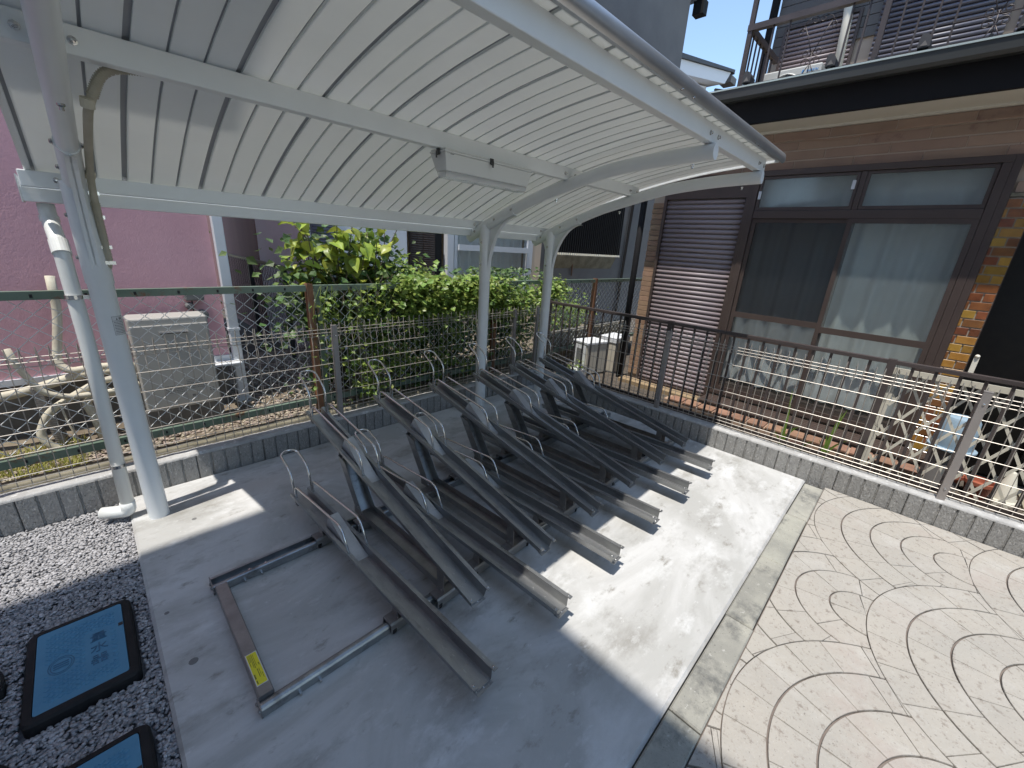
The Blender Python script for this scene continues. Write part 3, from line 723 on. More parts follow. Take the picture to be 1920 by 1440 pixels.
for ci, cx in enumerate((.050, 2.490, 3.360)):
    c = MB(); R0 = .047
    c.lathe([(R0, -.02), (R0, 1.30), (R0+.004, 1.305), (R0+.004, 1.74)], 32, ctr=(cx, 2.79))
    col = c.obj('column', M['white'], sh, auto=True)
    a = MB()
    ap = catm(AP, 5)
    n = 20; vs = []; fs = []
    for i, (y, z) in enumerate(ap):
        p0 = ap[max(i-1, 0)]; p1 = ap[min(i+1, len(ap)-1)]; t = Vector((0, p1[0]-p0[0], p1[1]-p0[1])).normalized(); u = Vector((0, -t.z, t.y)); u = -u if u.z < 0 else u
        for j in range(n):
            w = 2*math.pi*j/n; vs.append(tuple(Vector((cx, y, z))+Vector((1, 0, 0))*(.034*math.cos(w))+u*(.041*math.sin(w))))
    for i in range(len(ap)-1):
        for j in range(n): fs.append((i*n+j, i*n+(j+1) % n, (i+1)*n+(j+1) % n, (i+1)*n+j))
    fs += [tuple(range(n)), tuple(range((len(ap)-1)*n, len(ap)*n))]
    a.add(vs, fs); ar = a.obj('arch_beam', M['white'], sh, auto=True)
    # sleeve over the arch at the column, seen as a collar
    s = MB(); vs = []; fs = []
    sp = [p for p in ap if p[0] > 2.42]
    for i, (y, z) in enumerate(sp):
        q = ap.index((y, z)); p0 = ap[max(q-1, 0)]; p1 = ap[q+1]; t = Vector((0, p1[0]-p0[0], p1[1]-p0[1])).normalized(); u = Vector((0, -t.z, t.y)); u = -u if u.z < 0 else u
        for j in range(n):
            w = 2*math.pi*j/n; vs.append(tuple(Vector((cx, y, z))+Vector((1, 0, 0))*(.038*math.cos(w))+u*(.046*math.sin(w))))
    for i in range(len(sp)-1):
        for j in range(n): fs.append((i*n+j, i*n+(j+1) % n, (i+1)*n+(j+1) % n, (i+1)*n+j))
    fs += [tuple(range(n)), tuple(range((len(sp)-1)*n, len(sp)*n))]
    s.add(vs, fs); s.obj('sleeve', M['white'], sh, auto=True)
    # gusset: curved bracket plates front and back of the column head
    g = MB()
    fr = [(2.755, 1.30)]+[(2.750-.005-.315*(1-math.cos(q*math.pi/24)), 1.30+.51*math.sin(q*math.pi/24)) for q in range(1, 13)]+[(2.55, 1.84), (2.77, 1.76)]
    g.prism(fr, cx-.003, cx+.003, 'x')
    ed = [(y, z) for y, z in fr[:13]]
    for p, q in zip(ed, ed[1:]):
        g.add([(cx-.017, p[0], p[1]), (cx+.017, p[0], p[1]), (cx+.017, q[0], q[1]), (cx-.017, q[0], q[1]), (cx-.017, p[0]+.004, p[1]), (cx+.017, p[0]+.004, p[1]), (cx+.017, q[0]+.004, q[1]), (cx-.017, q[0]+.004, q[1])],
              [(0, 1, 2, 3), (7, 6, 5, 4), (0, 4, 5, 1), (3, 2, 6, 7)])
    bk = [(2.83, 1.36)]+[(2.832+.085*(1-math.cos(q*math.pi/12)), 1.36+.30*math.sin(q*math.pi/12)) for q in range(1, 7)]+[(2.81, 1.72)]
    g.prism(bk, cx-.003, cx+.003, 'x')
    g.obj('gusset', M['white'], sh)
    k = MB()
    for (y, z) in ((2.90, 1.687), (2.66, 1.785), (2.47, 1.857)): bolt_at(k, cx-.038, y, z, -1); bolt_at(k, cx+.038, y, z, 1)
    for z in (1.42, 1.60): bolt_at(k, cx-.050, 2.79, z, -1)
    for y in (2.05, 1.10): k.lathe([(.010, 0), (.010, -.006), (.006, -.010), (.006, -.020)], 8, ctr=(cx+.0, y), T=Matrix.Translation((0, 0, roof_z(y)-.178)))
    stuff(k.obj('bolts', M['bolt'], sh))
# purlins
for nm, y0, y1, z0, z1 in (('rear', 2.885, 2.935, 1.708, 1.775), ('mid', 1.945, 1.998, 2.040, 2.117), ('front', 1.010, 1.058, 2.171, 2.254)):
    k = MB().box(-.118, 3.455 if nm != 'rear' else 3.50, y0, y1, z0, z1)
    k.obj('purlin', M['white'], sh, bevel=.004)
    k = MB()
    for cx in (.05, 2.49, 3.36):
        for dx in (-.055, .055): k.lathe([(.012, 0), (.012, .003), (.008, .004), (.008, .012), (.003, .014)], 8, T=Matrix.Translation((cx+dx, y0, z0+.036)) @ Matrix.Rotation(R_(90), 4, 'X'))
    stuff(k.obj('bolts', M['bolt'], sh))
# roof panels: three boards each with recessed joints
for i in range(12):
    x0 = -.0725+.3025*i; w = .3025; k = MB(); n = len(ROOF)
    for j in range(3):
        a = x0+w*j/3+(.0095 if j == 0 else .0042); b = x0+w*(j+1)/3-(.0095 if j == 2 else .0042); vs = []
        for (y, z) in ROOF: vs += [(a, y, z+.009), (a+.0006, y, z), (b-.0006, y, z), (b, y, z+.009)]
        k.add(vs, [(r*4+c, r*4+c+1, (r+1)*4+c+1, (r+1)*4+c) for r in range(n-1) for c in range(3)])
    o = k.obj('roof_panel', M['roofp'], sh)
    for j in range(3):
        c = x0+w*j/3; h = .0105 if j == 0 else .0052; k = MB(); vs = []
        for (y, z) in ROOF: vs += [(c-h, y, z+.0085), (c+h, y, z+.0085), (c+h, y, z+.016), (c-h, y, z+.016)]
        k.add(vs, [(r*4+q, r*4+(q+1) % 4, (r+1)*4+(q+1) % 4, (r+1)*4+q) for r in range(n-1) for q in range(4)])
        k.obj('joint_strip', M['roofgap'], o)
for x0, x1 in ((-.096, -.074), (3.559, 3.578)):
    k = MB(); vs = []
    for (y, z) in ROOF: vs += [(x0, y, z-.012), (x1, y, z-.012), (x1, y, z+.03), (x0, y, z+.03)]
    n = len(ROOF)
    k.add(vs, [(r*4+j, r*4+(j+1) % 4, (r+1)*4+(j+1) % 4, (r+1)*4+j) for r in range(n-1) for j in range(4)]+[(0, 1, 2, 3), (n*4-4, n*4-3, n*4-2, n*4-1)])
    k.obj('edge_trim', M['white'], sh)
# front roll gutter and rear gutter
prof = [(.984+.0, 2.262), (.988, 2.276)]+[(.960+.028*math.cos(a), 2.284+.030*math.sin(a)) for a in [R_(q) for q in range(0, 181, 20)]]+[(.930, 2.268), (.936, 2.252), (.946, 2.246), (.950, 2.252), (.952, 2.262)]
g = MB().prism(prof, -.125, 3.590, 'x').obj('front_gutter', M['alu'], sh, auto=True)
k = MB()
for x in (.9, 1.9, 2.02, 2.93, 3.0): k.lathe([(.006, 0), (.006, .003), (.003, .004)], 8, T=Matrix.Translation((x, .941, 2.249)) @ Matrix.Rotation(R_(160), 4, 'X'))
stuff(k.obj('screws', M['bolt'], g))
prof = [(2.950, 1.706), (2.950, 1.650), (3.110, 1.650), (3.110, 1.735), (3.113, 1.755), (3.095, 1.755), (3.100, 1.735), (3.100, 1.660), (2.960, 1.660), (2.960, 1.706)]
MB().prism(prof, -.125, 3.50, 'x').obj('rear_gutter', M['white'], sh)
MB().box(-.130, -.1255, 2.945, 3.115, 1.645, 1.758).obj('gutter_end', M['pvc'], sh)
MB().box(3.5005, 3.505, 2.945, 3.115, 1.645, 1.758).obj('gutter_end', M['pvc'], sh)
# warning label on the near column
lb = MB(); vs = []; fs = []
for i in range(9):
    a = R_(-82+i*7.5)
    for z in (1.060, 1.150): vs.append((.050+.0477*math.cos(a), 2.79+.0477*math.sin(a), z))
for i in range(8): fs.append((i*2, i*2+2, i*2+3, i*2+1))
lb.add(vs, fs); lo = lb.obj('label_sticker', M['wlabel'], sh)
k = MB()
def onc(a, z, r=.0481): return (.050+r*math.cos(R_(a)), 2.79+r*math.sin(R_(a)), z)
def arcbar(a0, a1, z0, z1):
    n = max(1, int((a1-a0)/6)); vs = []
    for i in range(n+1):
        a = a0+(a1-a0)*i/n; vs += [onc(a, z0), onc(a, z1)]
    k.add(vs, [(i*2, i*2+2, i*2+3, i*2+1) for i in range(n)])
for z in (1.060, 1.1285, 1.1495): arcbar(-82, -22, z, z+.0012)
arcbar(-82, -81, 1.060, 1.150); arcbar(-23, -22, 1.060, 1.150)
rn = random.Random(9)
for i in range(8):
    a = -76
    while a < -30: 
        w = rn.uniform(2, 7); arcbar(a, min(a+w, -27), 1.121-.0075*i, 1.1235-.0075*i); a += w+1.2
k.add([onc(-63, 1.1325), onc(-56, 1.1325), onc(-59.5, 1.1445)], [(0, 1, 2)]); arcbar(-48, -43, 1.1335, 1.1440); arcbar(-40, -35, 1.1335, 1.1440)
stuff(k.obj('label_text', M['ink'], lo))

# batten light under the middle purlin
lt = thing('batten_light', 'white sealed strip light with dark clips under the middle purlin', 'strip light')
def trough(xa, xb, ya, yb, z, xa2, xb2, ya2, yb2, z2, kk):
    vs = [(xa, ya, z), (xb, ya, z), (xb, yb, z), (xa, yb, z), (xa2, ya2, z2), (xb2, ya2, z2), (xb2, yb2, z2), (xa2, yb2, z2)]
    kk.add(vs, [(0, 1, 2, 3), (4, 5, 6, 7), (0, 1, 5, 4), (1, 2, 6, 5), (2, 3, 7, 6), (3, 0, 4, 7)])
k = MB(); k.box(1.405, 2.055, 1.905, 2.035, 2.0305, 2.0395); k.box(1.400, 2.060, 1.900, 2.040, 2.020, 2.030); k.obj('base_tray', M['pvc'], lt, bevel=.004)
k = MB(); trough(1.404, 2.056, 1.904, 2.036, 2.0195, 1.425, 2.045, 1.925, 2.015, 1.940, k); k.obj('housing', M['pvc'], lt, bevel=.004)
k = MB(); trough(1.427, 2.043, 1.927, 2.013, 1.9398, 1.435, 2.038, 1.934, 2.006, 1.908, k); k.obj('diffuser', M['lens'], lt, bevel=.003)
for (x, y, rz) in ((1.396, 1.955, 90), (1.715, 1.897, 0)):
    c = MB(); T = Matrix.Translation((x, y, 2.023)) @ Matrix.Rotation(R_(-rz), 4, 'Z')
    c.box(-.012, .012, -.004, .002, -.014, .016, T); c.box(-.010, .010, -.009, -.004, -.018, .004, T); c.box(-.006, .006, -.012, -.009, -.030, -.012, T)
    c.obj('clip', M['gutter'], lt, bevel=.001)
k = MB(); [k.box(1.437+.0, 1.460-.0, 1.9050+i*.0016, 1.9052+i*.0016, 2.014-.0045*i, 2.0165-.0045*i) for i in range(3)]; stuff(k.obj('print', M['ink'], lt))

# conduit and downpipe
t = thing('cable_conduit', 'beige corrugated cable hose running down the near column from the purlin', 'cable hose')
cp = fillet([(.42, 2.012, 2.068), (.27, 2.010, 2.062), (.165, 2.03, 2.045), (.112, 2.07, 1.93), (.108, 2.30, 1.88), (.104, 2.55, 1.815), (.100, 2.72, 1.74), (.098, 2.745, 1.62), (.098, 2.765, 1.40), (.072, 2.80, 1.34)], .12, 6)
MB().tube(cp, .0130, 10).obj('hose', M['beige'], t, smooth=True)
k = MB()
acc = 0; P = [Vector(p) for p in cp]
for a, b in zip(P, P[1:]):
    L = (b-a).length; d = (b-a)/max(L, 1e-6); u = 0.007-acc
    while u < L:
        c = a+d*u
        if c.z > 1.96 or c.z < 1.66: k.tube([c-d*.0018, c+d*.0018], .0158, 8)
        u += .007
    acc = (acc+L) % .007
stuff(k.obj('ridges', M['beige'], t))
k = MB()
for a_, b_ in (((.114, 2.06, 1.955), (.112, 2.072, 1.93)), ((.102, 2.66, 1.775), (.100, 2.69, 1.762))): MB().tube([a_, b_], .018, 10).obj('coupling', M['wrap'], t)
for z in (1.70, 1.60, 1.47, 1.40): MB().box(.080, .120, 2.752, 2.762, z-.008, z+.008).obj('saddle', M['bolt'], t)
t = thing('downpipe', 'white round downpipe with an elbow at its foot strapped to the near column', 'downpipe')
pp = fillet([(-.062, 3.005, 1.645), (-.062, 3.000, 1.58), (-.050, 2.875, 1.455), (-.048, 2.862, 1.0), (-.066, 2.862, .045)], .05, 5)
MB().tube(pp, .030, 20).obj('pipe', M['pvc'], t, smooth=True)
MB().tube(fillet([(-.066, 2.862, .10), (-.066, 2.862, .040), (-.175, 2.93, .036)], .03, 5), .0335, 20).obj('elbow', M['pvc'], t, smooth=True)
k = MB()
k.tube([(-.062, 3.001, 1.592), (-.062, 2.999, 1.565)], .034, 20); k.obj('pipe_joint', M['pvc'], t); k = MB(); k.tube([(-.052, 2.905, 1.486), (-.050, 2.868, 1.43)], .034, 20); k.obj('pipe_joint', M['pvc'], t)
for z in (1.235, .33):
    k = MB(); xo = -.050-(1.235-z)*.014
    k.tube([(xo, 2.862, z+.009), (xo, 2.862, z-.009)], .0335, 20); k.box(xo+.030, .012, 2.838, 2.846, z-.009, z+.009)
    k.obj('strap', M['bolt'], t)

# ============================================================ BEHIND THE BACK WALL
rs = random.Random(21)
nx, ny = 90, 30; vs = []; fs = []
for j in range(ny+1):
    for i in range(nx+1):
        x = -1.6+9.0*i/nx; y = 3.43+2.4*j/ny; z = .085+rs.uniform(-.008, .008)+.02*math.sin(x*3)*math.sin(y*4)
        vs.append((x, y, z))
fs = [(j*(nx+1)+i, j*(nx+1)+i+1, (j+1)*(nx+1)+i+1, (j+1)*(nx+1)+i) for j in range(ny) for i in range(nx)]
struct(raw('soil_bed', vs, fs, M['soil'], None, True))
pebbles('pebble_strip', M['pebble2'], -1.2, 1.6, 3.44, 3.95, .095, 3600, .006, .016, 1.5)
pebbles('passage_pebbles', M['pebble2'], .75, 3.2, 3.5, 5.4, .092, 3000, .008, .018, 1.5)
struct(strip_cap(None, 'x', -1.6, 4.1, 3.350, 3.455, .0, .138, .08, 'concrete_footing', 'concw', .010))

def chain_link(x0, x1, z0, z1, w=.100, h=.092):
    k = MB(); n = int((x1-x0)/(w/2)); q = int((z1-z0)/(h/2))
    rnx = random.Random(1)
    off = [[(rnx.uniform(-.004, .004), rnx.uniform(-.003, .003)) for _ in range(q+2)] for _ in range(n+2)]
    for i in range(n):
        pts = []
        for j in range(q+1):
            s = (j+i) % 2; gx = i+s
            o = off[gx][j]
            x = x0+gx*w/2+o[0]+(-.003 if s else .003); z = z1-j*h/2+o[1]
            if j in (0, q): pts.append((x, (.003 if s else -.003), z))
            else:
                pts.append((x, (.004 if s else -.004), z+.004)); pts.append((x, (.004 if s else -.004), z-.004))
        k.tube(pts, .0021, 4, False)
    return k
def channel(x0, x1, z, h=.045, up=False):
    # green rolled angle with a flat top
    return MB().prism([(-.022, 0), (-.022, h), (.022, h), (.022, h-.004), (-.018, h-.004), (-.018, 0)], x0, x1, 'x')
t = thing('chain_link_fence', 'green topped chain link fence with rusty posts behind the brown mesh fence', 'chain link fence')
X = [-2.75, -.76, 1.22, 3.22, 5.20, 7.2]
for a, b in zip(X, X[1:]):
    o = channel(a+.028, b-.028, 0).obj('top_rail', M['green'], t); o.location = (0, 3.42, 1.158)
    o = channel(a+.028, b-.028, 0, .050).obj('bottom_rail', M['green'], t); o.location = (0, 3.42, .225)
    k = MB(); x = a+.12
    while x < b-.1:
        k.box(x-.006, x+.006, 3.396, 3.399, 1.17, 1.188); k.box(x-.005, x+.005, 3.395, 3.3985, .242, .26); x += .21
    stuff(k.obj('slots', M['dark'], t))
    o = chain_link(a+.03, b-.03, .26, 1.17).obj('chain_link', M['wire'], t); o.location = (0, 3.425, 0)
for x in X:
    k = MB().prism([(x-.022, 3.392), (x+.022, 3.392), (x+.022, 3.398), (x-.016, 3.398), (x-.016, 3.444), (x+.022, 3.444), (x+.022, 3.45), (x-.022, 3.45)], .0, 1.215, 'z')
    k.obj('post', M['rust'], t)
MB().box(1.262, 1.300, 3.40, 3.45, .05, 1.16).obj('green_stay', M['green'], t)
MB().box(1.63, 1.68, 3.47, 3.52, .05, 1.15).obj('back_stay', M['concw'], t)

# pink house
t = thing('pink_house', 'pink rendered house wall with a white base trim on the far left', 'house')
MB().box(-6, .775, 4.20, 9.5, .53, 7.0).obj('wall', M['pink'], t)
MB().box(-6, .790, 4.185, 4.199, .492, .535).obj('base_trim', M['trim'], t)
MB().box(-6, .755, 4.26, 9.4, -.1, .529).obj('foundation', M['found'], t)
MB().box(.63, .83, 4.04, 4.24, .478, .491).obj('sill_plate', M['trim'], t)
t = thing('square_downpipe', 'pale square downpipe at the corner of the pink house', 'downpipe')
MB().box(.795, .868, 4.15, 4.215, .13, 5.5).obj('pipe', M['trim'], t, bevel=.006)
MB().box(.785, .878, 4.142, 4.222, .08, .13).obj('foot', M['trim'], t)
k = MB(); [k.box(.788, .875, 4.145, 4.22, z, z+.02) for z in (.75, 2.0)]; k.obj('band', M['trim'], t)
t = thing('meter_box', 'small grey socket box with two round covers on the pink wall', 'socket box')
MB().box(.535, .655, 4.13, 4.198, 1.02, 1.10).obj('box', M['greyt'], t, bevel=.008)
k = MB(); k.lathe([(.028, 0), (.028, .05), (.02, .06)], 14, T=Matrix.Translation((.555, 4.19, .975)) @ Matrix.Rotation(R_(90), 4, 'X')); k.lathe([(.04, 0), (.04, .05), (.03, .06)], 14, T=Matrix.Translation((.63, 4.19, .90)) @ Matrix.Rotation(R_(90), 4, 'X'))
k.obj('cover', M['greyt'], t, auto=True)
MB().tube([(.575, 4.15, 1.03), (.57, 4.12, .9), (.575, 4.1, .72)], .005, 6).obj('cable', M['ink'], t)

# gas water heater
t = thing('water_heater', 'beige box water heater standing behind the chain link fence', 'water heater')
MB().box(.145, .600, 3.80, 4.03, .265, .955).obj('casing', M['heater'], t, bevel=.012)
MB().box(.150, .594, 3.787, 3.799, .275, .905).obj('front_panel', M['heater'], t, bevel=.008)
MB().box(.300, .470, 3.778, 3.786, .838, .858).obj('exhaust_slot', M['stain'], t, bevel=.002)
MB().box(.305, .465, 3.7765, 3.7775, .840, .846).obj('exhaust_shadow_slot', M['ink'], t)
k = MB(); rn = random.Random(4)
for (x, z, n_, w) in ((.40, .475, 6, .10), (.27, .445, 5, .10)):
    for i in range(n_):
        a = x
        while a < x+w:
            b = rn.uniform(.004, .014); k.box(a, a+b, 3.7862, 3.7868, z-.013*i, z-.013*i+.005); a += b+.003
for (x, z) in ((.535, .385), (.535, .368), (.553, .385), (.553, .368)): k.box(x, x+.009, 3.7862, 3.7868, z, z+.010)
k.box(.42, .44, 3.7862, 3.7868, .345, .362); k.box(.445, .462, 3.7862, 3.7868, .348, .360)
stuff(k.obj('printing', M['greyt'], t))
text('ガス', .022, (.375, 3.786, .372), (R_(90), 0, 0), M['greyt'], t, .0004, 'lettering')
MB().box(.135, .61, 3.82, 4.02, .12, .26).obj('stand', M['found'], t)

# insulated hoses left of the heater
def hose(label, pts, r, mt='wrap', fr=.08, nm='insulated_hose', ridges=False):
    o = MB().tube(fillet(pts, fr, 6), r, 12).obj(nm, M[mt], None, smooth=True)
    return tag(o, label, 'hose', 'wrapped hoses beside the water heater')
hose('tall beige wrapped hose rising up the pink wall to a rounded cap', [(-.155, 4.05, 1.225), (-.165, 4.05, 1.0), (-.235, 4.02, .66), (-.19, 3.98, .60), (-.02, 3.95, .62), (.15, 3.93, .60)], .024)
hose('beige hose starting at the far left and sweeping down to the heater', [(-.415, 3.86, .81), (-.39, 3.86, .68), (-.33, 3.86, .51), (-.22, 3.86, .455), (.0, 3.87, .45), (.15, 3.90, .47)], .019)
hose('beige wrapped hose bending steeply down to the soil at the left', [(.15, 3.93, .52), (-.05, 3.92, .53), (-.20, 3.90, .45), (-.34, 3.90, .36), (-.40, 3.88, .22), (-.36, 3.86, .13), (-.30, 3.86, .08)], .023)
hose('horizontal beige hose behind the others at the left edge', [(-.75, 4.08, .44), (-.45, 4.06, .47), (-.12, 4.04, .56), (.15, 4.0, .56)], .030)
hose('short beige hose bending down into the ground beside the heater', [(.14, 3.90, .42), (-.08, 3.90, .44), (-.155, 3.90, .40), (-.12, 3.88, .25), (-.115, 3.88, .08)], .026)
t = thing('ribbed_duct', 'brown ribbed drain duct under the pink wall', 'duct')
k = MB(); ps = []
for i in range(28):
    f = i/27; c = (-.36+.05*f, 4.02-.06*f, .50-.40*f); k.tube([(c[0], c[1], c[2]+.005), (c[0], c[1], c[2]-.003)], .034, 12)
MB().tube([(-.36, 4.02, .50), (-.31, 3.96, .10)], .028, 12).obj('duct', M['galvb'], t)
stuff(k.obj('ridges', M['galvb'], t))
tag(MB().tube(fillet([(-.27, 3.87, .43), (-.26, 3.85, .30), (-.245, 3.84, .22), (-.235, 3.84, .16)], .05), .006, 8).obj('grey_cable', M['wrap']), 'thin loose cable end hanging below the crossing hoses', 'cable')

# passage behind: side fence, pale wall house
t = thing('side_fence', 'dark chain link fence running away along the passage', 'chain link fence')
R90 = Matrix.Rotation(R_(90), 4, 'Z')
o = chain_link(0, 4.4, .2, 1.17, .10, .10).obj('chain_link', M['blackp'], t); o.location = (1.67, 3.95, 0); o.rotation_euler = (0, 0, R_(90))
o = channel(0, 4.4, 0).obj('top_rail', M['gutter'], t); o.location = (1.67, 3.95, 1.16); o.rotation_euler = (0, 0, R_(90))
for y in (3.95, 5.4, 6.8, 8.2): MB().box(1.645, 1.695, y-.02, y+.02, .05, 1.2).obj('post', M['gutter'], t)
def leafquad(k, c, s, rn, up=0.4, tilt=None):
    a = rn.uniform(0, 6.283); d = Vector((math.cos(a), math.sin(a), rn.uniform(-.8, .25))).normalized()
    nrm = Vector((rn.uniform(-.6, .6), rn.uniform(-.9, .3), rn.uniform(.25, 1))).normalized()
    sd = d.cross(nrm).normalized(); nn = sd.cross(d).normalized()
    c = Vector(c); w = s*.42
    p = [c, c+d*s*.35+sd*w+nn*s*.05, c+d*s*1.0, c+d*s*.35-sd*w+nn*s*.05, c+d*s*.45-nn*s*.07]
    k.add([p[0], p[1], p[2], p[3], p[4]], [(0, 1, 4), (1, 2, 4), (2, 3, 4), (3, 0, 4)])
k = MB(); rn = random.Random(31)
for i in range(900): leafquad(k, (rn.uniform(.88, 1.2), rn.uniform(6.5, 9.3), rn.uniform(.1, 2.6)), rn.uniform(.05, .12), rn)
tag(stuff(k.obj('far_hedge', M['leaf'])), 'sunlit greenery glimpsed at the far end of the passage', 'hedge')
t = thing('grey_house', 'pale blue grey house behind the shrub with brown shutters and a white window', 'house')
MB().box(2.0, 3.34, 5.43, 7.55, -.1, 6).obj('wall', M['lgrey'], t)
MB().box(1.995, 2.5, 7.552, 12.5, -.1, 6).obj('side_panel', M['maroon'], t)
k = MB(); k.box(3.342, 6.02, 5.50, 7.5, 2.06, 6); k.box(3.342, 6.02, 5.50, 5.56, -.1, .78); k.box(3.342, 6.02, 7.0, 7.1, .78, 2.06); k.box(6.023, 6.27, 5.43, 7.5, -.1, 6)
k.obj('front_wall', M['peach'], t)
def slats(parent, axis, a0, a1, c, z0, z1, pitch, mt, name='slat', depth=.012, dirn=-1):
    # convex horizontal slats; shares mesh data
    n = int(round((z1-z0)/pitch)); h = (z1-z0)/n; g = h*.16
    prof = [(c, g*.5), (c+dirn*depth*.85, h*.24), (c+dirn*depth, h*.45), (c+dirn*depth*.85, h*.70), (c+dirn*depth*.2, h*.86), (c-dirn*.006, h-g*.5), (c-dirn*.006, g*.5)]
    me = MB().prism(prof, a0, a1, axis).mesh(name); me.materials.append(M[mt])
    me.polygons.foreach_set('use_smooth', [len(p.vertices) == 4 for p in me.polygons])
    for i in range(n):
        o = bpy.data.objects.new(name, me); COL.objects.link(o); o.parent = parent; o.location = (0, 0, z0+i*h)
s1 = MB().box(3.41, 3.85, 5.47, 5.499, .78, 2.06).obj('shutter', M['brown'], t)
for (a, b) in ((3.425, 3.625), (3.64, 3.84)): slats(s1, 'x', a, b, 5.468, .80, 2.04, .032, 'brown', depth=.010)
s2 = MB().box(2.02, 2.33, 5.40, 5.428, .9, 2.1).obj('shutter', M['slatb'], t); slats(s2, 'x', 2.03, 2.32, 5.398, .92, 2.08, .035, 'slatb', depth=.008)
MB().box(3.852, 4.04, 5.56, 5.60, .78, 2.06).obj('dark_gap', M['dark'], t)
wf = MB(); wf.box(4.05, 4.17, 5.42, 5.52, .76, 2.06).box(4.20, 4.26, 5.44, 5.50, .80, 2.0).box(5.88, 6.018, 5.42, 5.52, .76, 2.06).box(4.17, 5.88, 5.43, 5.50, 2.0, 2.06).box(4.17, 5.88, 5.43, 5.50, .76, .82)
w1 = wf.obj('window', M['trim'], t)
MB().box(4.262, 5.88, 5.40, 5.435, 1.47, 1.56).obj('cross_rail', M['trim'], w1)
MB().box(4.262, 5.88, 5.47, 5.474, .82, 2.0).obj('pane', M['frost2'], w1)
def curtain(parent, axis, a0, a1, c, z0, z1, waves, amp, mt='curtain', seed=1):
    rn = random.Random(seed); n = int((a1-a0)/.012); vs = []; ph = [rn.uniform(0, 6) for _ in range(3)]
    for i in range(n+1):
        a = a0+(a1-a0)*i/n; q = (a-a0)*waves*6.283
        for kz, z in enumerate((z0, (z0+z1)/2, z1)):
            d = amp*(math.sin(q+ph[0])+.5*math.sin(q*1.73+ph[1])+.25*math.sin(q*.41+ph[2]+kz*.3))*(1-.25*kz)
            zz = z+(.012*math.sin(q*.8) if kz == 0 else 0)
            vs.append((a, c+d, zz) if axis == 'x' else (c+d, a, zz))
    fs = [(i*3+j, i*3+j+1, (i+1)*3+j+1, (i+1)*3+j) for i in range(n) for j in range(2)]
    return raw('curtain', vs, fs, M[mt], parent, True)
curtain(w1, 'x', 4.27, 5.87, 5.56, .80, 2.02, 5.5, .020)

# dark grey building behind
t = thing('grey_building', 'tall dark grey building behind with a slatted black bay', 'building')
MB().box(6.30, 10.95, 5.56, 10, -.1, 12).obj('wall', M['cgrey'], t)
MB().box(6.75, 9.20, 5.515, 5.558, 1.50, 2.9).obj('bay_opening', M['dark'], t)
x = 6.80
while x < 9.2:
    MB().box(x, x+.022, 5.485, 5.512, 1.52, 2.88).obj('bay_slat', M['fascia'], t)
    x += .075
x = 6.78
k = MB()
while x < 9.2: k.box(x, x+.035, 5.46, 5.512, 1.475, 1.515); x += .075
stuff(k.obj('slat_ends', M['cream'], t))
MB().prism([(5.558, 1.473), (5.44, 1.473), (5.44, 1.455), (5.558, 1.20)], 6.70, 9.02, 'x').obj('bay_hood', M['concw'], t)
MB().box(10.95, 11.35, 5.4, 10, 7.25, 7.45).obj('eaves', M['gutter'], t)
MB().box(11.2, 11.42, 5.35, 5.6, 6.95, 7.22).obj('gutter_end', M['fascia'], t)
MB().tube([(7.45, 5.53, 1.30), (7.45, 5.53, 1.05)], .016, 8).obj('rusty_pipe', M['rust'], t)
tag(MB().tube([(9.45, 5.5, .1), (9.75, 5.52, 5.5)], .035, 10).obj('black_downpipe', M['fascia']), 'black downpipe on the dark grey building just left of the tiled corner', 'downpipe')

# white gabled house in the distance
t = thing('white_gable_house', 'distant white stucco gable with a dark roof against the sky', 'house')
k = MB().prism([(17.0, 8.55), (24.7, 10.0), (25.25, 10.62), (17.0, 9.05)], 10.0, 14.0, 'y'); k.obj('gable_fascia', M['stucco'], t)
MB().prism([(17.0, 9.06), (25.26, 10.64), (25.5, 10.60), (25.5, 10.80), (17.0, 9.25)], 9.9, 14.0, 'y').obj('roof', M['rooft'], t)
MB().prism([(17.0, 0), (24.0, 0), (24.0, 9.8), (17.0, 8.5)], 10.6, 14.0, 'y').obj('wall', M['stucco'], t)
MB().box(25.2, 25.9, 9.9, 10.5, 10.2, 10.5).obj('gutter', M['cgrey'], t)
MB().prism([(24.0, 9.0), (28.5, 10.6), (28.5, 10.8), (24.0, 9.4)], 10.5, 16, 'y').obj('lower_roof', M['cgrey'], t)

# low concrete wall + clutter at the far corner
t = thing('low_wall', 'old concrete wall with mesh fence shadow stripes shaped as bands under the chain link fence at the far corner', 'low wall')
for i in range(7):  # bands with dark gaps, shaping the mesh fence's shadow stripes into the wall
    z = .02+.066*i
    for j in range(4): MB().box(4.14+.52*j+(i % 2)*.1, 4.655+.52*j+(i % 2)*.1, 3.475+rs.uniform(-.004, .004), 3.56, z, z+.058).obj('shadow_stripe_band', M['concw'], t)
MB().box(4.1, 6.4, 3.50, 3.555, -.1, .49).obj('core', M['found'], t)
t = thing('cooling_unit', 'white boxy outdoor unit standing in the far corner behind the brown fence', 'outdoor unit')
T = Matrix.Translation((4.35, 2.86, 0)) @ Matrix.Rotation(R_(-12), 4, 'Z')
MB().box(0, .36, 0, .26, .05, .44, T).obj('body', M['cbox'], t, bevel=.01)
MB().box(-.01, .37, -.01, .27, .441, .475, T).obj('lid', M['wbox'], t, bevel=.008)
MB().box(-.006, -.001, .02, .24, .07, .43, T).obj('front_panel', M['wbox'], t)
MB().box(-.012, -.007, .08, .18, .16, .38, T).obj('grille', M['greyt'], t)
t = thing('second_unit', 'smaller white box with a grey hatch on the outdoor unit\'s right', 'outdoor unit')
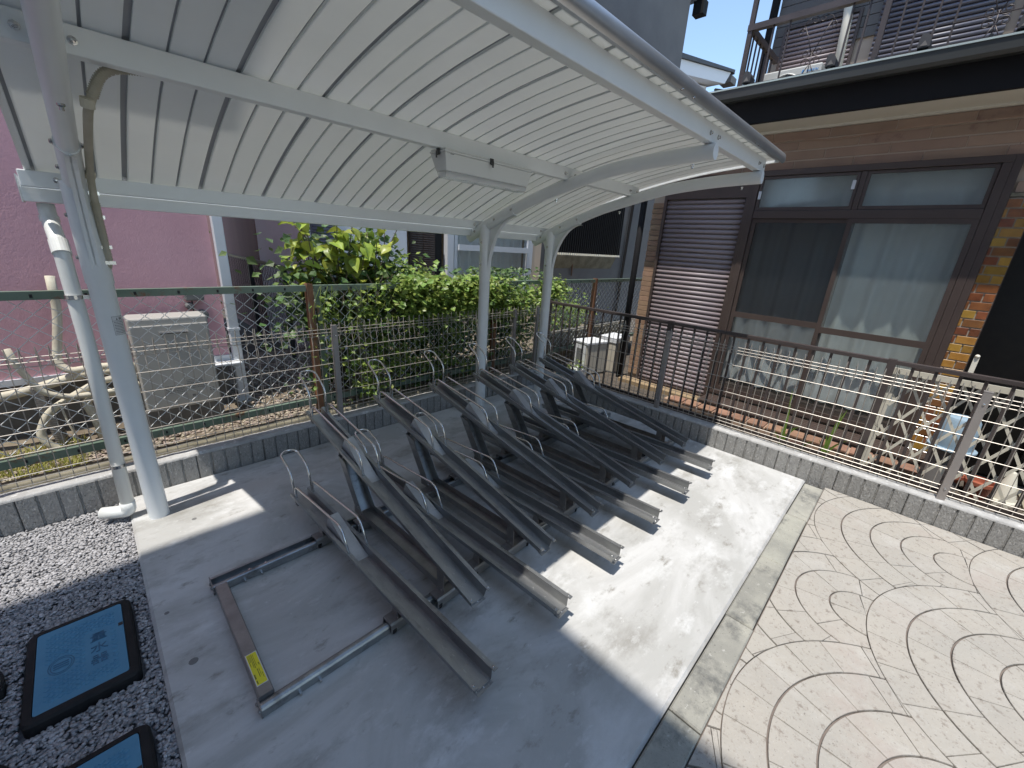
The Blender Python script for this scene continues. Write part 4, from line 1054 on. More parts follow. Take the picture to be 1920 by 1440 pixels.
MB().box(4.86, 5.2, 2.75, 3.0, .02, .42).obj('body', M['cbox'], t, bevel=.01); MB().box(4.85, 5.21, 2.74, 3.01, .421, .50).obj('lid', M['wbox'], t, bevel=.01)
t = thing('foam_planter', 'white foam planter with a teal tub and small plant by the outdoor unit', 'planter')
MB().box(4.18, 4.42, 2.86, 3.02, .02, .13).obj('box', M['wbox'], t, bevel=.01); MB().lathe([(.06, .02), (.075, .12), (.07, .12), (.065, .10)], 16, ctr=(4.10, 3.05)).obj('tub', M['teal'], t, auto=True)
k = MB(); rn = random.Random(8)
for i in range(90): leafquad(k, (4.3+rn.gauss(0, .07), 2.94+rn.gauss(0, .05), .13+abs(rn.gauss(0, .05))), .035, rn)
k.obj('foliage', M['leaf'], t)

# ============================================================ PLANTS
def cloud(k, rn, n, fx, s0, s1):
    for _ in range(n):
        c = fx(rn)
        if c is None: continue
        leafquad(k, c, rn.uniform(s0, s1), rn)
# climbing vine draped on the fence
t = thing('climbing_vine', 'leafy green vine draped thickly over the chain link fence', 'climbing plant')
rn = random.Random(12)
clx = [(rn.uniform(2.05, 4.1), rn.uniform(.9, 1.22), rn.uniform(.07, .14)) for _ in range(36)]
def vine_top(r):
    x, z, w = r.choice(clx); y = 3.36+abs(r.gauss(0, .07))*(-1 if r.random() < .45 else 1)
    z2 = z+r.gauss(0, w*.8)
    if z2 > 1.28: z2 = 1.28-r.random()*.1
    return (x+r.gauss(0, w), y-.03, z2)
k = MB(); cloud(k, rn, 3400, vine_top, .04, .08); stuff(k.obj('leaves', M['leaf'], t))
clb = [(rn.uniform(1.55, 4.1), rn.uniform(.25, 1.0), rn.uniform(.05, .16)) for _ in range(44)]
def vine_low(r):
    x, z, w = r.choice(clb); return (x+r.gauss(0, w), 3.40+r.uniform(-.02, .25), z+r.gauss(0, w))
k = MB(); cloud(k, rn, 2700, vine_low, .03, .062); stuff(k.obj('hanging_leaves', M['leaf'], t))
cld = [(rn.uniform(1.3, 4.3), rn.uniform(3.6, 4.1), rn.uniform(.3, 1.15), rn.uniform(.12, .22)) for _ in range(60)]
def vine_dk(r):
    x, y, z, w = r.choice(cld); return (x+r.gauss(0, w), y+r.gauss(0, w), min(z+r.gauss(0, w), 1.3))
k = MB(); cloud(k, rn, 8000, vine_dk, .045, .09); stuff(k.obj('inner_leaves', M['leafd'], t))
for i in range(22):
    x = rn.uniform(1.3, 4.0); p = [(x, 3.47, .08)]
    for j in range(6): p.append((p[-1][0]+rn.uniform(-.12, .12), 3.46+rn.uniform(-.04, .06), .08+.2*(j+1)))
    MB().tube(p, .004, 5).obj('stem', M['bark'], t)
for i in range(16):
    x = rn.uniform(1.25, 2.4); z = 1.2; p = [(x, 3.36, z)]
    for j in range(4): p.append((p[-1][0]+rn.uniform(-.05, .05), 3.34, p[-1][2]-rn.uniform(.06, .14)))
    MB().tube(p, .002, 4).obj('tendril', M['leaf'], t)
    
k = MB(); clv = [(rn.uniform(1.27, 2.2), rn.uniform(.55, 1.2), rn.uniform(.04, .09)) for _ in range(22)]
def vine_l(r):
    x, z, w = r.choice(clv); return (x+r.gauss(0, w), 3.37+r.uniform(-.03, .03), z+r.gauss(0, w*1.3))
cloud(k, rn, 330, vine_l, .03, .06); stuff(k.obj('front_leaves', M['leaf'], t))

# broad leaved shrub above the fence: every large leaf is a part
t = thing('broad_leaf_shrub', 'broad leaved yellow green shrub rising above the fence beside the vine', 'shrub')
def leaf_mesh(s, seed):
    rn = random.Random(seed); n = 7; vs = []; fs = []
    for i in range(n+1):
        u = i/n; w = s*.36*math.sin(math.pi*min(1, u**.75))*(1.06-.35*u)+.001; y = s*u; dz = -s*.30*u*u+s*.06*math.sin(u*5)
        wv = s*.020*math.sin(i*2.6+seed)
        for kx, f in ((-1, 1), (-.5, .55), (0, 0), (.5, .55), (1, 1)): vs.append((w*kx, y, dz+abs(kx)*s*.09+wv*(kx != 0)*(1 if i % 2 else -1)*abs(kx)))
    for i in range(n):
        for j in range(4): fs.append((i*5+j, i*5+j+1, (i+1)*5+j+1, (i+1)*5+j))
    me = bpy.data.meshes.new('leaf'); me.from_pydata(vs, [], fs); me.materials.append(M['leafb']); me.polygons.foreach_set('use_smooth', [True]*len(me.polygons)); return me
LM = [leaf_mesh(s, i) for i, s in enumerate((.105, .125, .09, .14))]
rn = random.Random(77)
stems = []
for i in range(15):
    bx = rn.uniform(1.55, 2.0); tip = (rn.uniform(1.22, 2.12), rn.uniform(3.45, 3.9), rn.uniform(1.35, 1.76))
    mid = ((bx+tip[0])/2+rn.uniform(-.08, .08), 3.75, 1.0)
    P = catm([(bx, 3.8, .1), (bx+rn.uniform(-.05, .05), 3.78, .6), mid, tip], 4); stems.append(P)
    MB().tube(P, .006, 6, radii=[.012-.009*q/len(P) for q in range(len(P))]).obj('branch', M['bark'], t)
cnt = 0
for P in stems:
    for q in range(20):
        f = rn.uniform(.55, 1.0); i0 = min(int(f*(len(P)-1)), len(P)-2); a = Vector(P[i0]); b = Vector(P[i0+1]); c = a.lerp(b, rn.random())
        c += Vector((rn.gauss(0, .05), rn.gauss(0, .05), rn.gauss(0, .03)))
        o = bpy.data.objects.new('leaf', rn.choice(LM)); COL.objects.link(o); o.parent = t; o.location = c
        o.rotation_euler = (rn.uniform(-.9, .35), rn.uniform(-.5, .5), rn.uniform(0, 6.283)); sc_ = rn.uniform(.7, 1.35); o.scale = (sc_, sc_, sc_); cnt += 1
k = MB()
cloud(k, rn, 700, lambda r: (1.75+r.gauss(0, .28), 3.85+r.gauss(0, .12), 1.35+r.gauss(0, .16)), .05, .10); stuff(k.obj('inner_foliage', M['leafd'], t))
k = MB(); cloud(k, rn, 260, lambda r: (2.25+r.gauss(0, .12), 3.6+r.gauss(0, .08), min(1.46, 1.28+r.gauss(0, .08))), .04, .07); stuff(k.obj('side_foliage', M['leaf'], t))
# corner bush beyond the brown fence
t = thing('corner_bush', 'fine leaved green bush behind the brown fence beside the tiled corner', 'bush')
k = MB(); cloud(k, rn, 1500, lambda r: (4.95+r.gauss(0, .26), 3.62+r.uniform(-.05, .25), .62+r.gauss(0, .14)), .03, .06); stuff(k.obj('foliage', M['leaf'], t))
for i in range(6): x = 4.95+rn.uniform(-.3, .3); MB().tube([(x, 3.66, .05), (x+rn.uniform(-.1, .1), 3.66, .8)], .006, 5).obj('stem', M['bark'], t)
k = MB(); cloud(k, rn, 500, lambda r: (4.25+r.gauss(0, .16), 3.40+r.uniform(-.03, .05), 1.08+r.gauss(0, .07)), .03, .055); tag(stuff(k.obj('trailing_vine', M['leaf'])), 'loose vine trailing over the far end of the chain link fence', 'climbing plant')
# weeds
def weeds(name, lab, x0, x1, y0, y1, n, h, mt='weed', seed=3):
    rn = random.Random(seed); k = MB()
    for i in range(n):
        c = Vector((rn.uniform(x0, x1), rn.uniform(y0, y1), .085)); 
        for q in range(3):
            d = Vector((rn.gauss(0, .5), rn.gauss(0, .5), 1)).normalized()*rn.uniform(.4, 1)*h; s = Vector((rn.uniform(-1, 1), rn.uniform(-1, 1), 0)).normalized()*.004
            k.add([c-s, c+s, c+d*.6+s*.8, c+d], [(0, 1, 2), (0, 2, 3)])
    o = k.obj(name, M[mt]); o['kind'] = 'stuff'; o['label'] = lab; o['category'] = 'weeds'; return o
weeds('dry_weeds', 'yellowish weeds growing in the soil at the far left', -.95, -.2, 3.45, 3.95, 900, .09)
weeds('green_weeds', 'low green weeds along the foot of the vine', 1.25, 3.4, 3.3, 3.7, 500, .05, 'leaf', 5)
t = thing('vine_seedlings', 'pale heart leaved seedlings at the foot of the chain link fence', 'seedlings')
k = MB(); rn = random.Random(14)
cs = [(rn.uniform(1.5, 2.9), rn.uniform(.2, .55)) for _ in range(14)]
for i in range(420):
    x, z = rn.choice(cs); leafquad(k, (x+rn.gauss(0, .06), 3.36+rn.uniform(-.05, .05), max(.12, z+rn.gauss(0, .05))), rn.uniform(.03, .055), rn)
stuff(k.obj('leaves', M['leaf'], t))
# ============================================================ RIGHT HOUSE
t = thing('tiled_house', 'brown two storey house with roller shutters, big window and black eaves', 'house')
XW = 4.80
k = MB()
k.box(XW+.02, XW+.20, 1.47, 2.498, -.2, 3.0); k.box(XW+.021, XW+.199, -.20, 1.468, 2.40, 3.0); k.box(XW+.021, XW+.199, -.20, 1.468, -.2, .16)
k.box(XW+.02, XW+.20, -.385, -.202, -.2, 3.0); k.box(XW+.021, XW+.199, -7, -.387, 2.16, 3.0); k.box(XW+.201, 9, 2.35, 2.50, -.2, 3.0)
k.obj('wall', M['cwall'], t)
MB().box(6.3, 6.35, -7, 2.3, -.2, 3).box(XW+.2, 6.3, -7, 2.3, 2.9, 2.95).obj('interior', M['found'], t)
MB().box(XW+.2, 6.3, -.15, 2.3, .05, .12).obj('interior_floor', M['timber'], t)
# header cladding courses
z = 2.405; row = 0
while z < 2.74:
    h = min(.078, 2.742-z); y = 2.49-(row % 2)*.22
    yy = 2.49; L = .44
    segs = []; a = 2.49
    b = 2.49-(.22 if row % 2 else .44)
    while a > -3.6:
        segs.append((a, b)); a = b; b -= L
    for (a, b) in segs:
        if a-b > .05:
            MB().cbox(0, h-.009, 0, a-b-.007, 0, .022, .002, T=Matrix.Translation((XW+.0365, b+.0035, z+.004)) @ Matrix(((0, 0, -1, 0), (0, 1, 0, 0), (1, 0, 0, 0), (0, 0, 0, 1)))).obj('cladding_tile', M['clad'], t)
    z += .082; row += 1
MB().box(XW-.035, XW+.017, -.250, -.206, .15, 2.41).obj('jamb', M['brown'], t)
# cladding right of the tiled column, above the door
for r_ in range(3):
    z = 2.165+.078*r_; a = -.262-(r_ % 2)*.22
    while a > -3.5:
        MB().box(XW-.004, XW+.018, a-.435, a-.004, z, z+.072).obj('cladding_tile', M['clad'], t); a -= .44
MB().box(XW-.02, XW+.018, -.70, -.252, 2.135, 2.160).obj('stone_ledge', M['concw'], t)
# corner pillar of small bricks
kb_ = MB().cbox(-.016, .001, 0, .135, 0, .052, .002, T=Matrix.Identity(4)).mesh('brick'); kb_.materials.append(M['pbrick'])
for i in range(35):
    z = .11+.0585*i
    o = bpy.data.objects.new('brick', kb_); COL.objects.link(o); o.parent = t; o.location = (XW+.018, 2.358+(.004 if i % 2 else 0), z)
# roller shutter box and slats
s = MB().box(XW-.03, XW+.016, 2.322, 2.352, .09, 2.40).box(XW-.03, XW+.016, 1.462, 1.500, .09, 2.40).box(XW-.028, XW+.015, 1.501, 2.321, 2.18, 2.40).box(XW-.05, XW+.016, 1.501, 2.321, .055, .09).obj('shutter', M['brown'], t)
slats(s, 'y', 1.503, 2.320, XW+.004, .092, 2.178, .0495, 'slat', depth=.012)
# window
w = MB()
x0, x1 = XW-.035, XW+.03
w.box(x0, x1, -.205, 1.461, 2.36, 2.41).box(x0, x1, -.205, 1.461, .15, .19).box(x0, x1, 1.408, 1.461, .191, 2.359).box(x0, x1, -.205, -.152, .191, 2.359).box(x0+.004, x1-.004, -.151, 1.407, 1.985, 2.055)
w.box(x0+.01, x1-.01, .600, .640, 2.056, 2.359)
wi = w.obj('window', M['brown'], t, bevel=.003)
def sash(ya, yb, za, zb, x, mids, fr=.035, pm='frost', thick=.025, inner=None):
    k = MB(); k.box(x, x+thick, ya, ya+fr, za, zb).box(x, x+thick, yb-fr, yb, za, zb).box(x+.001, x+thick-.001, ya+fr, yb-fr, za, za+fr*1.3).box(x+.001, x+thick-.001, ya+fr, yb-fr, zb-fr, zb)
    for mz in mids: k.box(x+.001, x+thick-.001, ya+fr, yb-fr, mz, mz+.055)
    o = k.obj('sash', M['brown'], wi)
    zz = [za+fr*1.3]+[q for mz in mids for q in (mz, mz+.055)]+[zb-fr]
    for a, b in zip(zz[0::2], zz[1::2]):
        MB().box(x+thick*.45, x+thick*.55, ya+fr, yb-fr, a, b).obj('pane', M[pm if not inner or a > 1 else inner], wi)
    return o
sash(.592, 1.405, .192, 1.984, XW-.012, (1.015,), pm='screen', inner='frost2')
MB().box(XW-.010, XW+.002, .63, 1.37, .80, .845).obj('rail_bar', M['brown'], wi)
sash(-.150, .640, .192, 1.984, XW-.042+.010, (.985,), pm='frost', inner='frost2')
sash(.644, 1.404, 2.058, 2.357, XW-.02, (), fr=.022, pm='frost'); sash(-.148, .598, 2.058, 2.357, XW-.02, (), fr=.022, pm='frost')
for (y, z) in ((1.385, 2.16), (.672, 2.22)): MB().box(XW-.034, XW-.021, y-.012, y+.012, z, z+.07).obj('stay', M['trim'], wi)
curtain(wi, 'y', -.14, .60, XW+.11, .31, 2.0, 6.0, .020, seed=2)
curtain(wi, 'y', .62, 1.40, XW+.13, .31, 2.0, 5.5, .022, seed=5)
curtain(wi, 'y', -.14, 1.40, XW+.09, 2.06, 2.36, 3.5, .012, seed=8)
MB().box(XW+.06, XW+.3, -.15, 1.40, .15, .27).obj('inner_sill', M['brown'], wi)
# glazed tile column
tc = MB().box(XW-.012, XW+.016, -.386, -.252, .05, 2.128).obj('tile_column', M['grout'], t)
rn = random.Random(6)
for i in range(31):
    z = .075+.0663*i
    cuts = [(-.253, -.268), (-.276, -.385)] if i % 2 else [(-.253, -.322), (-.330, -.385)]
    for (a, b) in cuts:
        MB().cbox(-.009, 0, b, a, z, z+.056, .002).obj('glazed_tile', M['tileA' if rn.random() < .45 else 'tileB'], tc).location = (XW-.012, 0, 0)
# recessed dark entrance
MB().box(XW+.55, XW+.60, -3.5, -.39, -.1, 2.16).obj('door_wall', M['door'], t)
d = MB().box(XW+.48, XW+.545, -1.6, -.95, .1, 2.1).obj('door', M['door'], t)
rn = random.Random(2)
k = MB()
for i in range(16):
    c = (rn.uniform(-1.5, -1.02), rn.uniform(.4, 1.9)); pts = []
    for q in range(16):
        a = q*.5; r = .05*(1-q/18); pts.append((XW+.475, c[0]+r*math.cos(a), c[1]+r*math.sin(a)))
    k.tube(pts, .003, 4)
k.obj('scrollwork', M['olive'], d)
MB().box(XW+.0, XW+.54, -.393, -.388, .05, 2.12).obj('jamb', M['brown'], t)
k = MB().lathe([(.001, 0), (.012, .003), (.015, .012), (.010, .020), (.001, .024)], 12, T=Matrix.Translation((XW-.02, -.425, .99)) @ Matrix.Rotation(R_(-90), 4, 'Y'))
k.box(XW-.03, XW-.02, -.44, -.41, .84, .98); k.obj('door_knob', M['cream'], t, auto=True)
# eaves
MB().box(4.478, XW+.018, -7, 2.70, 2.748, 2.762).box(XW-.012, XW+.017, -7, 2.6, 2.728, 2.7475).obj('soffit', M['cream'], t)
MB().box(4.440, 4.476, -7, 2.72, 2.742, 2.985).obj('fascia', M['fascia'], t)
gp = [(4.436+.0, 3.005), (4.436, 2.945), (4.42, 2.925), (4.37, 2.925), (4.348, 2.945), (4.345, 3.012), (4.352, 3.012), (4.356, 2.95), (4.374, 2.934), (4.416, 2.934), (4.427, 2.95), (4.427, 3.005)]
gu = MB().prism(gp, -7, 2.75, 'y').obj('gutter', M['gutter'], t)
MB().box(4.338, 4.356, -7, 2.752, 3.0125, 3.024).obj('gutter_rim', M['gutrim'], gu)
rf = MB().prism([(4.385, 2.990), (4.385, 3.040), (5.62, 3.30), (5.62, 3.24)], -7, 2.72, 'y').obj('pent_roof', M['rooft'], t)
k = MB()
for i in range(34):
    y = 2.70-.285*i; k.tube([(4.375, y, 3.046), (5.6, y, 3.308)], .012, 6)
stuff(k.obj('tile_rolls', M['rooft'], rf))
# snow guard brackets on the eaves
for (y) in (1.585, .985, .455, -.005):
    k = MB().prism([(-.032, 0), (.032, 0), (.032, .055), (.02, .085), (-.010, .080), (-.032, .045)], 0, .12, 'y', T=Matrix.Translation((4.36, y, 3.05)) @ Matrix(((0, 1, 0, 0), (1, 0, 0, 0), (0, 0, 1, 0), (0, 0, 0, 1))))
    g = k.obj('ridge_end', M['rooft'], rf)
    MB().prism([(-.020, .008), (.020, .008), (0, .040)], -.003, -.001, 'y', T=Matrix.Translation((4.36, y, 3.05)) @ Matrix(((0, 1, 0, 0), (1, 0, 0, 0), (0, 0, 1, 0), (0, 0, 0, 1)))).obj('plaster_mark', M['cgrey'], g)
# cable along the top course
MB().tube([(XW-.012, 2.3, 2.60), (XW-.012, 1.7, 2.63), (XW-.012, 1.2, 2.655), (XW-.012, .9, 2.625), (XW-.012, .4, 2.655), (XW-.012, -.2, 2.65), (XW-.012, -1, 2.68)], .005, 6).obj('cable', M['clad'], t)
# upper storey
XU = 6.60
MB().box(XU+.03, 10, -8, 2.17, 2.9, 6.6).obj('upper_wall', M['cwall'], t)
r_ = 0; z = 4.02
while z < 6.4:
    a = 2.165; b = a-(.30 if r_ % 2 else .60)
    while a > 1.1:
        MB().box(XU+.008, XU+.029, max(b, 1.0)+.005, a, z, z+.095).obj('cladding_tile', M['cgrey'], t); a = b; b -= .6
    z += .102; r_ += 1
su = MB().box(XU-.02, XU+.006, 2.03, 2.06, 3.0, 4.30).box(XU-.02, XU+.006, 1.30, 1.33, 3.0, 4.30).box(XU-.02, XU+.006, 1.331, 2.029, 4.27, 4.30).obj('shutter', M['brown'], t); slats(su, 'y', 1.331, 2.029, XU-.004, 3.30, 4.26, .046, 'slat', depth=.02)
su = MB().box(XU+.06, XU+.09, 1.14, 1.19, 3.0, 5.4).box(XU+.06, XU+.09, .06, .12, 3.0, 5.4).box(XU+.06, XU+.09, -2.5, -2.45, 3.0, 5.4).obj('shutter', M['brown'], t)
M_b = 'slatb'
for (a, b) in ((.125, 1.135), (-2.4, .055)): slats(su, 'y', a, b, XU-.004, 3.30, 5.3, .046, M_b, depth=.02)
MB().tube([(XU-.08, 1.50, 4.9), (XU-.06, 1.42, 4.2), (XU-.06, 1.37, 3.3)], .045, 10).obj('duct_cover', M['cream'], t, smooth=True)
MB().tube([(XU-.05, 2.22, 3.0), (XU-.05, 2.20, 6.5)], .045, 10).obj('black_downpipe', M['fascia'], t, smooth=True)
MB().box(XU-.62, 10.3, -8, 2.6, 5.95, 6.10).obj('upper_eaves', M['gutter'], t)
MB().box(5.55, XU+.1, -8, 2.10, 3.26, 3.34).obj('balcony_floor', M['concw'], t)
# balcony railing
XR = 5.50
br = thing('balcony_railing', 'brown metal balcony railing with curled ornaments above the eaves', 'railing')
MB().box(XR-.03, XR+.03, -4, 2.08, 3.90, 3.955).obj('top_rail', M['brail'], br)
MB().box(XR-.02, XR+.02, -4, 2.08, 3.38, 3.405).obj('bottom_rail', M['brail'], br)
MB().box(XR+.03, XU-.1, 2.03, 2.075, 3.90, 3.955).obj('side_rail', M['brail'], br)
for y, zt in ((2.055, 6.0), (.905, 3.9), (-.25, 3.9), (-1.4, 3.9)): MB().box(XR-.022, XR+.022, y-.022, y+.022, 3.30, zt).obj('post', M['brail'], br)
for x in (5.62, 5.74, 5.86, 5.98, 6.10, 6.22, 6.34): MB().box(x-.008, x+.008, 2.045, 2.06, 3.34, 3.9).obj('baluster', M['brail'], br)
bal = [1.83, 1.68, 1.17, 1.04, .78, .66, .54, .42, -.08, -.40, -.52, -.64]
for y in bal: MB().box(XR-.007, XR+.007, y-.007, y+.007, 3.405, 3.90).obj('baluster', M['brail'], br)
def scroll(c, s):
    k = MB(); x = XR-.012
    def P(a, b): return (x, c[0]-a*s, c[1]+b*s)
    def curl(ox, oy, a0, sg, r=.36, turns=1.25):
        n = 18; k.tube([P(ox+r*(1-q/(n*1.25))*math.cos(a0+sg*q*turns*6.283/n), oy+r*(1-q/(n*1.25))*math.sin(a0+sg*q*turns*6.283/n)) for q in range(n)], .0042, 5)
    for sx in (-1, 1):
        curl(.42*sx, -.75, math.pi if sx > 0 else 0, sx, .36); curl(.42*sx, -1.45, math.pi if sx > 0 else 0, -sx, .36)
        curl(1.15*sx, .9, 0 if sx < 0 else math.pi, -sx, .28); curl(.30*sx, 1.55, math.pi/2, sx, .26)
        k.tube([P(.04*sx, -.9), P(.5*sx, .3), P(.95*sx, 1.25)], .0042, 5)
        k.tube([P(.04*sx, -1.6), P(.5*sx, -2.5)], .0042, 5)
        k.tube([P(.45*sx, 1.8), P(.9*sx, 1.6), P(1.25*sx, 1.0)], .0042, 5)
    k.tube([P(0, -2.5), P(0, -.7)], .0042, 5)
    k.obj('scroll_ornament', M['brail'], br, smooth=True)
scroll((1.42, 3.665), .115); scroll((.17, 3.665), .115); scroll((-.95, 3.665), .115)
MB().tube([(XR-.012, .42, 3.56), (XR-.012, -.08, 3.56)], .005, 6).obj('tie_bar', M['brail'], br)
# air conditioner on the balcony
XA = 6.15
ac = thing('air_conditioner', 'white air conditioner with a round grille behind the balcony railing', 'air conditioner')
MB().box(XA, XA+.28, 1.46, 2.05, 3.20, 3.705).obj('casing', M['acw'], ac, bevel=.015)
k = MB()
for q in range(1, 9): r = .018*q+.02; k.tube([(XA-.006, 1.80+r*math.cos(a*math.pi/16), 3.47+r*math.sin(a*math.pi/16)) for a in range(33)], .0035, 5, False)
k.obj('fan_grille', M['greyt'], ac)
MB().lathe([(.17, 0), (.17, .001)], 32, T=Matrix.Translation((XA-.001, 1.80, 3.47)) @ Matrix.Rotation(R_(-90), 4, 'Y')).obj('fan_opening', M['dark'], ac)
k = MB(); k.tube([(XA-.004, 1.80+.178*math.cos(a*math.pi/16), 3.47+.178*math.sin(a*math.pi/16)) for a in range(33)], .008, 6, False); k.obj('fan_rim', M['acw'], ac)
text('DAIKIN', .034, (XA-.003, 1.545, 3.645), (R_(90), 0, R_(-90)), M['blue_ink'], ac, .001)
k = MB(); k.add([(XA-.003, 1.648, 3.63), (XA-.003, 1.635, 3.63), (XA-.003, 1.628, 3.662), (XA-.003, 1.641, 3.662)], [(0, 1, 2, 3)]); k.obj('emblem', M['blue_ink'], ac)
# ------------------------------------------------------------ brown garden fence
bf = thing('brown_railing', 'brown metal garden railing in front of the tiled house', 'railing')
XF = 3.93
MB().box(XF-.018, XF+.018, -3.0, 3.25, .955, .985).obj('top_rail', M['brail'], bf, bevel=.003)
MB().box(XF-.012, XF+.012, -3.0, 3.25, .135, .160).obj('bottom_rail', M['brail'], bf)
for y in (3.20, 1.662, .03, -1.60): MB().box(XF-.024, XF+.024, y-.024, y+.024, -.02, .99).obj('post', M['brail'], bf)
bme = MB().box(-.006, .006, -.009, .009, .161, .954).mesh('baluster'); bme.materials.append(M['brail'])
for a, b in ((3.20, 1.662), (1.662, .03), (.03, -1.60), (-1.60, -3.0)):
    n = 14; 
    for i in range(1, n):
        o = bpy.data.objects.new('baluster', bme); COL.objects.link(o); o.parent = bf; o.location = (XF, a+(b-a)*i/n, 0)
# lattice tied to the railing
la = thing('lattice_panel', 'cream expanding lattice panel tied to the brown railing', 'lattice')
XL_ = 3.985
MB().box(XL_-.006, XL_+.006, -.030, .012, .10, .925).obj('frame_upright', M['lattice'], la); MB().box(XL_-.006, XL_+.006, -1.9, -.031, .885, .925).obj('frame_top', M['lattice'], la)
def lat(y0, z0, y1, z1, x):
    a, b = Vector((x, y0, z0)), Vector((x, y1, z1)); d = (b-a).normalized(); s = Vector((0, -d.z, d.y))*.0085; e = Vector((.003, 0, 0))
    MB().add([a-s-e, a+s-e, a+s+e, a-s+e, b-s-e, b+s-e, b+s+e, b-s+e], [(0, 1, 2, 3), (7, 6, 5, 4), (0, 4, 5, 1), (1, 5, 6, 2), (2, 6, 7, 3), (3, 7, 4, 0)]).obj('lattice_slat', M['lattice'], la)
zb, zt_, pit, sl_ = .10, .885, .135, .55
for i in range(-7, 15):
    for sg, x in ((1, XL_-.005), (-1, XL_+.005)):
        # y = -(i*pit) -/+ sl*(z-zb)
        y0 = -(i*pit) if sg > 0 else -(i*pit)+sl_*.785; y1 = y0+sg*(-1)*sl_*(zt_-zb)
        pts = [(y0, zb), (y1, zt_)]
        (ya, za), (yb, zb2) = pts
        def clip(lim, keep):
            global ya, za, yb, zb2
        lo_, hi_ = 0.0, 1.0
        dy = yb-ya
        for lim, s_ in ((-.031, 1), (-1.9, -1)):
            # keep s_*(lim - y) >= 0
            f0, f1 = s_*(lim-ya), s_*(lim-yb)
            if f0 < 0 and f1 < 0: lo_ = 2
            elif f0 < 0: lo_ = max(lo_, f0/(f0-f1))
            elif f1 < 0: hi_ = min(hi_, f0/(f0-f1))
        if hi_-lo_ > .05: lat(ya+dy*lo_, za+(zb2-za)*lo_, ya+dy*hi_, za+(zb2-za)*hi_, x)
k = MB()
for (y, z) in ((-.01, .92), (-.13, .90), (-.38, .90), (0, .5)): k.tube([(XF-.03, y, z), (XF, y+.01, z+.04), (XL_+.02, y, z+.02), (XF+.02, y-.02, z-.03), (XF-.03, y, z)], .0016, 5)
k.obj('tie_wire', M['ink'], la)
# ------------------------------------------------------------ strip between the fences
vs = []; rn = random.Random(9); nx, ny = 8, 60
for j in range(ny+1):
    for i in range(nx+1): vs.append((3.78+1.04*i/nx, 3.4-7.4*j/ny, .035+rn.uniform(-.008, .008)))
struct(raw('garden_soil', vs, [(j*9+i, j*9+i+1, (j+1)*9+i+1, (j+1)*9+i) for j in range(ny) for i in range(nx)], M['darksoil'], None, True))
ed = thing('block_edging', 'row of small sand coloured edging blocks behind the right mesh fence', 'edging')
me = MB().cbox(-.035, .035, -.0465, .0465, -.02, .062, .008).mesh('block'); me.materials.append(M['yblock'])
for i in range(46):
    o = bpy.data.objects.new('block', me); COL.objects.link(o); o.parent = ed; o.location = (3.905+.0002*i+rn.uniform(-.003, .003), 1.62-.099*i, .025+rn.uniform(-.004, .004)); o.rotation_euler = (0, 0, rn.uniform(-.04, .04))
st_ = thing('terrace_step', 'brown step edged with orange tiles under the big window', 'step')
MB().box(4.235, 4.40, -.35, 1.72, .03, .105).obj('riser', M['clad'], st_)
me = MB().cbox(-.07, .085, -.072, .072, .106, .122, .003).mesh('tile'); me.materials.append(M['terra'])
for i in range(13): o = bpy.data.objects.new('tile', me); COL.objects.link(o); o.parent = st_; o.location = (4.30, 1.60-.158*i, 0)
tb = thing('timber_sill', 'pale timber beam along the foot of the shutters', 'timber beam')
MB().box(4.55, 4.70, 1.05, 2.48, .02, .085).obj('beam', M['timber'], tb, bevel=.004)
dk = thing('wooden_bench', 'low slatted brown veranda under the big window', 'veranda')
for i in range(6): MB().box(4.46+.052*i, 4.505+.052*i, -.5, 1.45, .115+.0, .13).obj('board', M['brown'], dk)
MB().box(4.47, 4.76, -.5, 1.45, .02, .112).obj('support', M['found'], dk)
# iris-like plants
def blades(label, x, y, hs):
    p = thing('iris_plant', label, 'plant', 'blade leaved plants under the big window'); rn = random.Random(int(x*100+y*1000))
    for h, lx, ly in hs:
        k = MB(); n = 6; vs = []
        for i in range(n+1):
            u = i/n; w = .012*(1-u)**.6+.0012; c = Vector((x+lx*u*u, y+ly*u*u, .04+h*(u-.12*u*u)))
            vs += [c+Vector((0, w, 0)), c+Vector((.003, 0, 0)), c-Vector((0, w, 0))]
        k.add(vs, [(i*3+j, i*3+j+1, (i+1)*3+j+1, (i+1)*3+j) for i in range(n) for j in range(2)])
        k.obj('blade', M['blade'], p, smooth=True)
    return p
blades('left iris plant with a tall pale blade behind the mesh fence', 4.02, .54, ((.62, .0, .03), (.30, -.02, -.10), (.22, .02, .03), (.17, 0, .08), (.25, .03, -.06), (.14, -.05, -.02)))
blades('right iris plant with broad bright blades behind the mesh fence', 4.02, .235, ((.52, .0, -.03), (.54, .02, -.05), (.28, 0, .02), (.30, -.02, -.13), (.20, .03, .06), (.15, -.06, .04)))
blades('short bent iris shoot between the two taller iris plants', 4.02, .40, ((.20, -.05, -.08), (.08, -.02, -.10)))
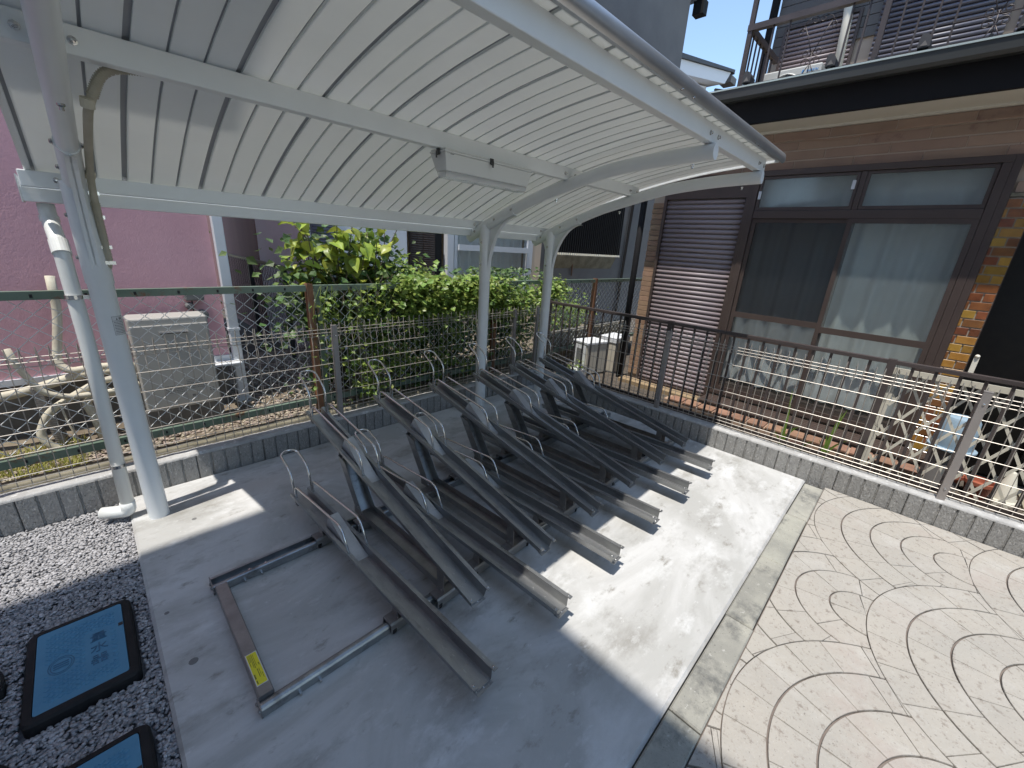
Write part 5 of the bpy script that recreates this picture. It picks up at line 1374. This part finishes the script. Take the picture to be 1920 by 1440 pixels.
# blue bin, pots, cone
b = thing('blue_bin', 'light blue plastic watering tub upturned behind the lattice', 'tub')
T = Matrix.Translation((4.40, -.455, 0))
MB().lathe([(.115, .34), (.118, .35), (.100, .56), (.090, .580), (.060, .588), (.001, .59)], 24, T=T).obj('body', M['bin'], b, auto=True)
MB().lathe([(.118, .33), (.140, .335), (.140, .348), (.118, .352)], 24, T=T).obj('rim', M['bin'], b, auto=True)
b = thing('tub_stand', 'grey upturned bucket holding up the light blue tub', 'bucket')
MB().lathe([(.13, .03), (.125, .06), (.09, .325), (.085, .329), (.001, .33)], 20, T=T).obj('body', M['cgrey'], b, auto=True)
for (x, y, r, h, lb) in ((4.38, -.50, .085, .13, 'left terracotta pot on the ground below the light blue tub'), (4.36, -.66, .080, .13, 'right terracotta pot beside the mesh fence post')):
    p = tag(MB().lathe([(r*.7, .03), (r*.95, .03+h*.8), (r*1.12, .03+h*.8), (r*1.12, .03+h), (r*.98, .03+h), (r*.93, .03+h*.7), (.001, .03+h*.68)], 20, ctr=(x, y)).obj('flower_pot', M['pot'], None, auto=True), lb, 'flower pot', 'terracotta pots')
b = thing('cream_watering_funnel', 'cream plastic cone shaped stand right of the terracotta pots', 'plastic stand')
MB().lathe([(.075, .04), (.070, .06), (.018, .26), (.012, .27), (.001, .275)], 16, ctr=(4.42, -.80)).obj('cone', M['lattice'], b, auto=True); MB().lathe([(.095, .035), (.095, .055), (.07, .06)], 16, ctr=(4.42, -.80)).obj('base', M['lattice'], b)
MB().box(4.25, 4.75, -2.4, -.90, .03, .055).obj('stepping_slab', M['yblock'])
tag(bpy.data.objects['stepping_slab'], 'flat sand coloured paving slab at the right edge behind the lattice', 'paving slab')
tag(MB().tube([(4.70, 2.56, .0), (4.70, 2.56, 2.75)], .035, 12).obj('corner_downpipe', M['fascia'], None, smooth=True), 'black round downpipe at the corner of the tiled house', 'downpipe')

# the tall building whose shadow falls on the slab
ab = thing('apartment_building', 'tall pale rendered building to the left that shades the slab', 'building')
MB().box(-14, -1.34, -16, 2.155, -.1, 8.5).obj('wall', M['apt'], ab)
for i in range(3):
    for j in range(4):
        f = MB().box(-1.338, -1.31, -1.2-2.6*j, .2-2.6*j, 1.0+2.7*i, 2.2+2.7*i).obj('window', M['trim'], ab)
        MB().box(-1.309, -1.305, -1.12-2.6*j, .12-2.6*j, 1.08+2.7*i, 2.12+2.7*i).obj('pane', M['blackp'], f)
